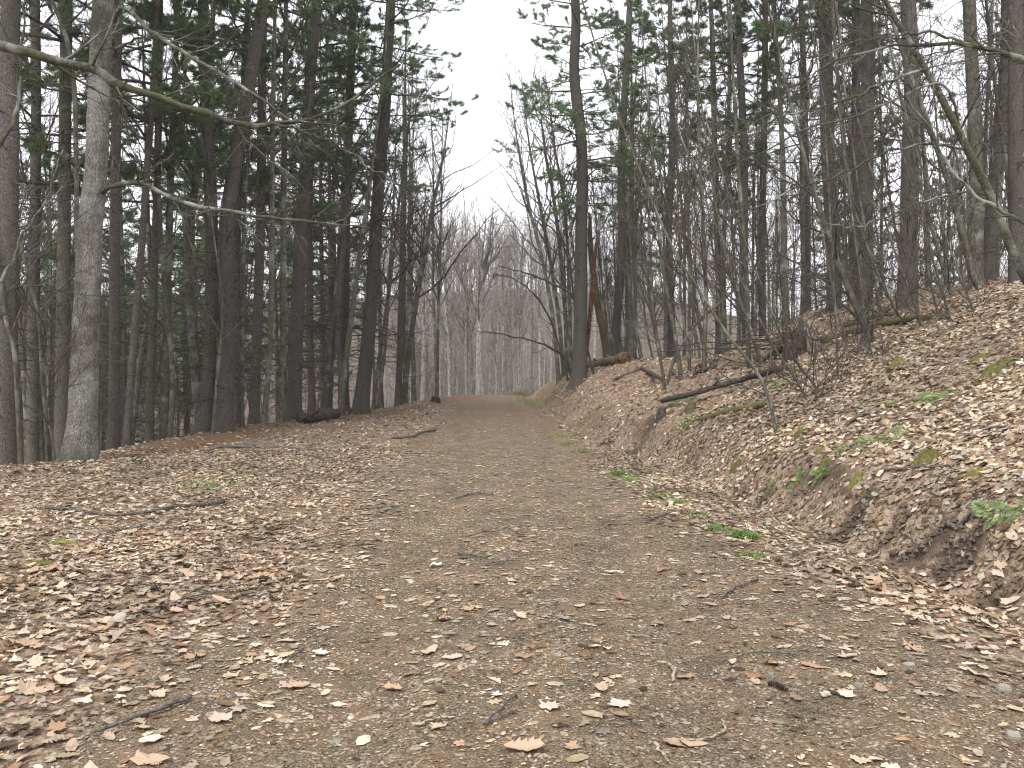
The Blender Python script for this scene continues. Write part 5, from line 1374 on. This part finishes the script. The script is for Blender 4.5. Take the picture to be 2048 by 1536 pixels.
# broken stump: hollow shell of splinters, a pale split slab, roots
def stump():
    rng = np.random.default_rng(9)
    p = G(1592, 712)
    d = p[1]; R0 = 0.5 * 44 / FPX * d
    t = empty('broken_stump', p); tag(t, 'broken hollow stump with a pale split slab on top of the bank', 'stump')
    for k in range(13):
        a = k / 13 * 6.283
        h = (0.25 + 0.5 * rng.random()) * (1.0 if 1.2 < a < 5.2 else 0.7)
        w_ = R0 * 0.32
        c = np.array([math.cos(a), math.sin(a), 0]) * R0; s = np.array([-math.sin(a), math.cos(a), 0])
        o_ = np.array([math.cos(a), math.sin(a), 0])
        V = []
        for z, f, b in ((-0.25, 1.5, 1.35), (0.0, 1.2, 1.15), (h * 0.5, 1.0, 1.0), (h * 0.85, 0.6, 0.97), (h, 0.1, 0.95)):
            cc = c * b + np.array([0, 0, z]) + rng.normal(0, 0.008, 3)
            V += [cc - s * w_ * f, cc + s * w_ * f, cc + s * w_ * f * 0.8 - o_ * 0.05, cc - s * w_ * f * 0.8 - o_ * 0.05]
        Q = []
        for r_ in range(4):
            for q in range(4): Q.append([r_ * 4 + q, r_ * 4 + (q + 1) % 4, r_ * 4 + 4 + (q + 1) % 4, r_ * 4 + 4 + q])
        Q.append([16, 17, 18, 19])
        obj('splinter', mesh_from('splinter', V, Q, None, [M['deadwood'] if k % 4 else M['redwood']]), t)
    V = []
    for z, w_ in ((-0.1, 0.075), (0.2, 0.07), (0.42, 0.06), (0.6, 0.035), (0.68, 0.008)):
        cx = 0.24 - 0.08 * z
        V += [[cx - w_, -0.16, z], [cx + w_, -0.14, z], [cx + w_, -0.08, z], [cx - w_, -0.10, z]]
    Q = [[r_ * 4 + q, r_ * 4 + (q + 1) % 4, r_ * 4 + 4 + (q + 1) % 4, r_ * 4 + 4 + q] for r_ in range(4) for q in range(4)] + [[16, 17, 18, 19]]
    o = obj('split_slab', mesh_from('split_slab', V, Q, None, [M['palewood']]), t); o['label'] = 'pale weathered split slab'
    for k in range(7):
        a = rng.random() * 6.283; L = 0.4 + 0.5 * rng.random()
        d_ = np.array([math.cos(a), math.sin(a), 0]); pts = np.array([d_ * R0 * 0.6 + [0, 0, 0.15], d_ * (R0 + L * 0.4) + [0, 0, 0.12], d_ * (R0 + L) + [0, 0, 0.0]])
        pts[:, 2] += [0, 0, tz(p[0] + pts[2][0], p[1] + pts[2][1]) - p[2] - 0.03]
        V, Qq, T = closed_tube(catmull(pts, 8), np.linspace(0.06, 0.015, 8), 6)
        obj('root', mesh_from('root', V, Qq, T, [M['deadwood']]), t)
    # tangle of dead branches lying against it
    acc = Acc(); B = []
    for k in range(10):
        a = math.pi + rng.normal(0, 0.5); s = np.array([rng.normal(0, 0.3), rng.normal(0, 0.3), 0.15 + 0.3 * rng.random()])
        d_ = np.array([math.cos(a), math.sin(a), -0.05]); L = 0.8 + 1.3 * rng.random()
        B.append([s + d_ * L * f + rng.normal(0, 0.03, 3) for f in np.linspace(0, 1, 6)])
    acc.tube(np.array(B), np.tile(np.linspace(0.022, 0.008, 6), (10, 1)), 5)
    o = obj('dead_branches', acc.mesh('dead_branches', [M['deadwood']]), t)
stump()

# red brown broken snag leaning beside the bank pine, and the mossy broken trunk behind it
bare_tree([(1217, 722, 17), (1206, 660, 15), (1197, 621, 14), (1188, 560, 13), (1183, 518, 12), (1180, 480, 10), (1180, 440, 7), (1178, 425, 3)], 29.5, 'mossy broken off trunk just right of the bank pine', 0.1, 90, 4, 0.5, group=RB, matk='mossy', n2=3, n3=2, L1=(0.1, 0.2), rings=40, amp=0.12)
bare_tree([(1172, 715, 7), (1175, 685, 8), (1179, 640, 9), (1184, 590, 10), (1187, 540, 9), (1191, 500, 7), (1194, 470, 2)], 27.6, 'red brown strip of bare rotten wood leaning beside the bank pine', 0.1, 91, 0, group=None, matk='redwood', name='broken_snag', cat='snag', rings=30, amp=0.16, flare=0.0)

# bowed saplings arching left over the road from the bank
def arch(tr, depths, label, seed):
    p0 = W(tr[0][0], tr[0][1], depths[0]); base = np.array([p0[0], p0[1], tz(p0[0], p0[1])])
    t = empty('bowed_sapling', base); tag(t, label, 'tree', 'saplings bowed over the road')
    zt = base + [0, 0, -0.1]
    limb(t, base, tr, depths, seed, 7, 3, 'twig', 'stem', (0.08, 0.22))
arch([(1146, 765, 7), (1132, 722, 6), (1115, 704, 6), (1090, 690, 5), (1060, 680, 4), (1020, 672, 4), (985, 665, 3), (955, 663, 2)], (28.5, 26.5), 'bare sapling bowed low over the road left of the bank pine', 51)
arch([(1172, 765, 8), (1168, 660, 7), (1150, 597, 7), (1100, 565, 6), (1050, 545, 4), (1000, 532, 2)], (27.8, 26.5), 'dark branch bowed left across the bank pine at head height', 52)
arch([(1136, 760, 6), (1115, 680, 5), (1090, 620, 5), (1060, 580, 4), (1020, 555, 3), (985, 548, 2)], (29, 27.5), 'thin stem bowed above the lowest arching sapling', 53)

# ------------------------------------------------------------------ small things on the ground
def pine_cone(px, py, L, yaw, label):
    rng = np.random.default_rng(3)
    a = Acc()
    n = 70
    for k in range(n):
        u = k / n; th = k * 2.399
        r = 0.115 * (math.sin(math.pi * (0.12 + 0.83 * u)) ** 0.7)
        x = -0.5 + u; o_ = np.array([0.25, math.cos(th), math.sin(th)]); o_ /= np.linalg.norm(o_)
        s = np.cross([1, 0, 0], o_); s /= np.linalg.norm(s)
        c = np.array([x, 0, 0]); tip = c + o_ * r * 1.35; w_ = 0.055 * (1 - 0.4 * u)
        nrm = np.cross(s, o_) * 0.014
        b = [c - s * w_ * 0.4, c + s * w_ * 0.4, tip + s * w_, tip - s * w_]
        V = np.array(b + [q + nrm for q in b])
        a.add(V, [[0, 1, 2, 3], [7, 6, 5, 4], [0, 4, 5, 1], [1, 5, 6, 2], [2, 6, 7, 3], [3, 7, 4, 0]])
    P = np.array([[-0.5, 0, 0], [-0.2, 0, 0], [0.2, 0, 0], [0.5, 0, 0]]); a.tube(P[None], np.array([[0.03, 0.05, 0.045, 0.015]]), 7)
    p = G(px, py)
    o = obj('pine_cone', a.mesh('pine_cone', [M['cone']], smooth=False))
    lay(o, p[0], p[1], yaw, L, 0.13 * L)
    tag(o, label, 'pine cone', 'pine cones')
pine_cone(1556, 1382, 0.115, -0.95, 'dark pine cone lying on the right half of the road')
pine_cone(108, 1456, 0.10, -0.6, 'pine cone half hidden in leaves at the lower left edge')
pine_cone(1221, 1052, 0.06, 0.4, 'small dark cone on the right wheel track half way up')

def stone(px, py, w_, d_, h, label, seed, yaw=0.0):
    rng = np.random.default_rng(seed)
    m = 9; a = np.arange(m) / m * 6.283
    rr = 0.8 + 0.35 * rng.random(m)
    b = np.stack([w_ * rr * np.cos(a), d_ * rr * np.sin(a)], 1)
    b = b * 0.72
    V = np.concatenate([np.c_[b * 1.0, np.full(m, -0.01)], np.c_[b * 1.0, np.full(m, h * 0.6)], np.c_[b * 0.82, h + 0.15 * h * rng.standard_normal(m)], [[0, 0, h * 1.03]]])
    i = np.arange(m); j = (i + 1) % m
    Q = np.concatenate([np.stack([i, j, j + m, i + m], 1), np.stack([i + m, j + m, j + 2 * m, i + 2 * m], 1)])
    T = np.stack([i + 2 * m, j + 2 * m, 0 * i + 3 * m], 1)
    p = G(px, py)
    o = obj('stone', mesh_from('stone', V, Q, T, [M['stone']], None, False)); lay(o, p[0], p[1], yaw, 1.0, 0.0); tag(o, label, 'stone', 'flat stones in the road')
stone(1716, 1376, 0.028, 0.035, 0.02, 'pale greenish stone between pine cone and right edge', 1)
stone(2008, 1385, 0.05, 0.05, 0.025, 'flat pale stone at the right edge of the picture', 2)
stone(2025, 1475, 0.04, 0.04, 0.02, 'grey stone at the lower right corner', 3)
stone(1115, 1312, 0.03, 0.035, 0.008, 'left of two flat grey stones set in the road', 4)
stone(1136, 1320, 0.035, 0.03, 0.008, 'right of two flat grey stones set in the road', 5)
stone(1818, 1332, 0.04, 0.03, 0.012, 'flat stone among leaves near the right road edge', 6)
stone(1542, 1362, 0.02, 0.03, 0.03, 'small pinkish stone touching the pine cone', 7)

def frond_mesh(seed):
    rng = np.random.default_rng(seed)
    n = 13
    s = np.linspace(0, 1, n + 1)
    R = np.stack([s, 0.06 * np.sin(3 * s), 0.30 * s - 0.42 * s ** 2], 1)
    a = Acc(); a.tube(R[None], np.linspace(0.008, 0.003, n + 1)[None], 3)
    for k in range(2, n + 1):
        u = s[k]; L = 0.30 * math.sin(math.pi * (0.12 + 0.86 * u)) ** 0.8
        for sd in (-1, 1):
            d = norm(np.array([0.35, sd, -0.10 + rng.normal(0, 0.08)])); wv = np.array([0.032, 0, 0.0])
            p = R[k]
            V = np.array([p, p + d * L * 0.45 + wv, p + d * L, p + d * L * 0.45 - wv])
            a.add(V, [[0, 1, 2, 3]])
    return a.mesh('frond', [M['fern']], smooth=False)
FRONDS = [frond_mesh(i) for i in range(4)]
FERNS = [(1592, 966, 'bright fern, middle of the green patch low on the bank', 0.27, 6), (1535, 988, 'small fern at the lower left end of the green patch', 0.24, 6), (1640, 950, 'fern at the right end of the green patch low on the bank', 0.26, 6), (1690, 902, 'left fern of the upper row on the bank', 0.26, 6), (1738, 888, 'middle fern of the upper row on the bank', 0.27, 6), (1785, 878, 'right fern of the upper row on the bank', 0.26, 6), (1850, 806, 'fern high on the open leafy bank', 0.32, 8), (1893, 796, 'pale fern right of the high one on the bank', 0.28, 6), (1772, 812, 'fern in front of the single whip sapling', 0.24, 6), (1990, 1036, 'upright green fern at the right edge beside the stout stick', 0.26, 7), (2034, 1022, 'smaller fern cut by the right edge', 0.2, 5), (1352, 804, 'dark green fern behind the lower end of the pole', 0.34, 7), (1376, 798, 'dark fern between the pole and the mossy stub', 0.28, 6), (1572, 850, 'tiny fern left of the close pair of stems', 0.2, 5), (1562, 770, 'dull green fern at the upper end of the pole', 0.28, 6)]
frn = np.random.default_rng(8)
for px, py, lab, L, nf in FERNS:
    p = G(px, py)
    n = gnormal(np.array([p[0]]), np.array([p[1]]))[0]
    e = empty('fern', (p[0], p[1], tz(p[0], p[1]) + 0.01)); tag(e, lab, 'fern', 'ferns on the bank')
    e.rotation_mode = 'QUATERNION'; e.rotation_quaternion = Vector((0, 0, 1)).rotation_difference(Vector(n))
    for k in range(nf):
        f = obj('frond', FRONDS[k % 4], e); f.rotation_euler = (0, -frn.random() * 0.25, k * 6.283 / nf + frn.normal(0, 0.3)); s = 0.78 * L * (0.7 + 0.6 * frn.random()); f.scale = (s, s, s)

def grass(px, py, n, r, h, label, mk='grass'):
    rng = np.random.default_rng(int(px * 7 + py))
    p = G(px, py); n = int(n * 1.8); h = h * 1.25
    bx = rng.normal(0, r, (n, 2)); 
    base = np.c_[bx, terrain(p[0] + bx[:, 0], p[1] + bx[:, 1]) - p[2]]
    d = norm(np.c_[rng.normal(0, 0.55, (n, 2)), np.ones(n)]); L = h * (0.5 + 0.8 * rng.random((n, 1)))
    side = norm(np.cross(d, rng.standard_normal((n, 3)))) * 0.0035
    mid = base + d * L * 0.55; tip = base + d * L + np.c_[d[:, :2] * L * 0.5, -0.25 * L]
    V = np.stack([base - side, base + side, mid + side * 0.8, mid - side * 0.8, tip], 1).reshape(-1, 3)
    o_ = np.arange(n)[:, None] * 5
    o = obj('grass_tuft', mesh_from('grass_tuft', V, o_ + np.array([[0, 1, 2, 3]]), o_ + np.array([[3, 2, 4]]), [M[mk]], None, False), None, tuple(p))
    o['kind'] = 'stuff'
    tag(o, label, 'grass', 'grass tufts')
M['drygrass'] = simple('dry_grass', ((0.10, 0.13, 0.04), (0.20, 0.20, 0.08), (0.34, 0.30, 0.15)), 0.7, 9, 0.7)
for px, py, n, r, h, lab, mk in [(1240, 951, 130, 0.07, 0.07, 'bright grass tuft furthest up the right road edge', 'grass'), (1262, 962, 60, 0.06, 0.05, 'small grass tuft just below the furthest bright one', 'grass'), (1325, 996, 110, 0.07, 0.06, 'grass tuft in the middle of the right road edge', 'grass'), (1352, 1006, 70, 0.06, 0.05, 'grass tuft touching the middle one on the right road edge', 'grass'), (1392, 1030, 50, 0.06, 0.04, 'sparse grass between the middle and near tufts', 'grass'), (1436, 1060, 90, 0.06, 0.05, 'low grass tuft left of the nearest bright one', 'grass'), (1489, 1076, 190, 0.055, 0.065, 'nearest bright green grass tuft on the right road edge', 'grass'), (1502, 1112, 60, 0.06, 0.04, 'thin grass just below the nearest bright tuft', 'grass'), (1122, 872, 160, 0.14, 0.10, 'grass on the low ridge at the ditch head', 'drygrass'), (1142, 888, 140, 0.12, 0.09, 'grass lower down the low ridge at the ditch head', 'drygrass'), (1165, 905, 90, 0.10, 0.08, 'dry grass at the near end of the low ridge', 'drygrass'), (415, 975, 160, 0.20, 0.05, 'green grassy patch on the left verge', 'grass'), (1042, 792, 260, 0.25, 0.42, 'tall pale green grass clump right of the road crest', 'drygrass'), (1062, 806, 260, 0.35, 0.28, 'grass clump under the bank right of the crest', 'drygrass'), (1085, 816, 200, 0.4, 0.18, 'dry grass at the foot of the bank pine bank', 'drygrass'), (1372, 850, 80, 0.12, 0.10, 'grass tuft below the fallen pole', 'grass'), (1180, 830, 160, 0.4, 0.12, 'dry grass beside the side track', 'drygrass')]:
    grass(px, py, n, r, h, lab, mk)

def moss(px, py, w_, d_, h, label, seed, mk='moss', name='moss_cushion', cat='moss', grp='moss cushions'):
    rng = np.random.default_rng(seed)
    p = G(px, py)
    na, nr = 30, 10
    th = np.arange(na) / na * 6.283
    V = []
    for k in range(nr + 1):
        f = k / nr
        rr = 0.75 * f * (1 + 1.1 * (vnoise(np.cos(th) * 3 + 5, np.sin(th) * 3 + 5, seed) - 0.5) * f)
        x = p[0] + w_ * rr * np.cos(th); y = p[1] + d_ * rr * np.sin(th)
        z = terrain(x, y) + h * (1 - f ** 2) * (0.2 + 1.4 * vnoise(x * 30, y * 30, seed)) - 0.01 * (k == nr) + 0.012 * (k < nr)
        V.append(np.c_[x, y, z])
    V = np.concatenate(V)
    Q = [[k * na + i, k * na + (i + 1) % na, (k + 1) * na + (i + 1) % na, (k + 1) * na + i] for k in range(nr) for i in range(na)]
    V0 = p.copy(); V0[2] = tz(p[0], p[1])
    o = obj(name, mesh_from(name, V - V0, np.array(Q)[:, ::-1], None, [M[mk]]), None, tuple(V0)); tag(o, label, cat, grp)
for i, (px, py, w_, d_, h, lab) in enumerate([(1995, 740, 0.35, 0.16, 0.08, 'large golden moss cushion near the right edge high on the bank'), (1955, 722, 0.16, 0.08, 0.05, 'small moss cushion left of the large golden one'), (1852, 926, 0.16, 0.10, 0.08, 'moss hummock low on the bank left of the bent stick'), (1712, 962, 0.10, 0.08, 0.06, 'moss hummock right of the low ferns'), (1470, 942, 0.12, 0.08, 0.09, 'brownish moss clump at the toe of the bank left'), (1945, 952, 0.12, 0.08, 0.05, 'moss clump below the bent stick'), (1598, 872, 0.10, 0.08, 0.08, 'dark moss lump beside the nearest dark sapling'), (1645, 935, 0.12, 0.06, 0.05, 'moss strip above the low ferns'), (1640, 905, 0.08, 0.06, 0.06, 'small moss lump between the fern rows'), (1795, 728, 0.16, 0.10, 0.08, 'moss around the feet of the leaning saplings'), (122, 1086, 0.16, 0.10, 0.02, 'thin yellow moss patch on the left verge'), (78, 1130, 0.14, 0.09, 0.02, 'lower yellow moss patch on the left verge'), (1380, 905, 0.08, 0.06, 0.05, 'moss spot on the toe of the far end of the bank')]):
    moss(px, py, w_, d_, h, lab, 20 + i)
# crumbs of soil fallen from the cut
def crumbs():
    rng = np.random.default_rng(15); a = Acc()
    for (sx, sy, sw, sd) in SOIL_SPOTS:
        n = int(1100 * sw * sd / 0.12) + 30
        x = sx + rng.normal(0, sw * 0.55, n); y = sy + rng.normal(0, sd * 0.55, n)
        r = 0.003 + 0.032 * rng.random(n) ** 4
        z = terrain(x, y) + r * 0.4
        oc = np.array([[1, 0, 0], [0, 1, 0], [-1, 0, 0], [0, -1, 0], [0, 0, 1], [0, 0, -1]], float)
        V = np.stack([x, y, z], 1)[:, None] + (oc[None] * (0.6 + 0.7 * rng.random((n, 6, 1)))) * r[:, None, None]
        T = np.array([[0, 1, 4], [1, 2, 4], [2, 3, 4], [3, 0, 4], [1, 0, 5], [2, 1, 5], [3, 2, 5], [0, 3, 5]])
        a.add(V.reshape(-1, 3), None, (T[None] + (np.arange(n) * 6)[:, None, None]).reshape(-1, 3))
    tag(obj('soil_crumbs', a.mesh('soil_crumbs', [M['soil']], smooth=False)), 'dark crumbly soil spilled from the cut foot of the bank', 'soil', kind='stuff')
crumbs()

# ------------------------------------------------------------------ the air: thin haze over the valley
def haze():
    x0, x1, y0, y1, z0, z1 = -425, 425, -35, 485, -40, 75
    V = [(x, y, z) for z in (z0, z1) for y in (y0, y1) for x in (x0, x1)]
    Q = [[0, 2, 3, 1], [4, 5, 7, 6], [0, 1, 5, 4], [2, 6, 7, 3], [0, 4, 6, 2], [1, 3, 7, 5]]
    m = bpy.data.materials.new('haze_air'); m.use_nodes = True
    t = m.node_tree; t.nodes.remove(t.nodes['Principled BSDF'])
    pv = t.nodes.new('ShaderNodeVolumePrincipled')
    pv.inputs['Color'].default_value = (0.93, 0.93, 0.93, 1); pv.inputs['Density'].default_value = HAZE
    t.links.new(pv.outputs[0], t.nodes['Material Output'].inputs['Volume'])
    tag(obj('haze', mesh_from('haze', V, Q, None, [m], None, False)), 'thin pale haze hanging in the valley air', 'haze', kind='stuff')
HAZE = 0.0007
haze()
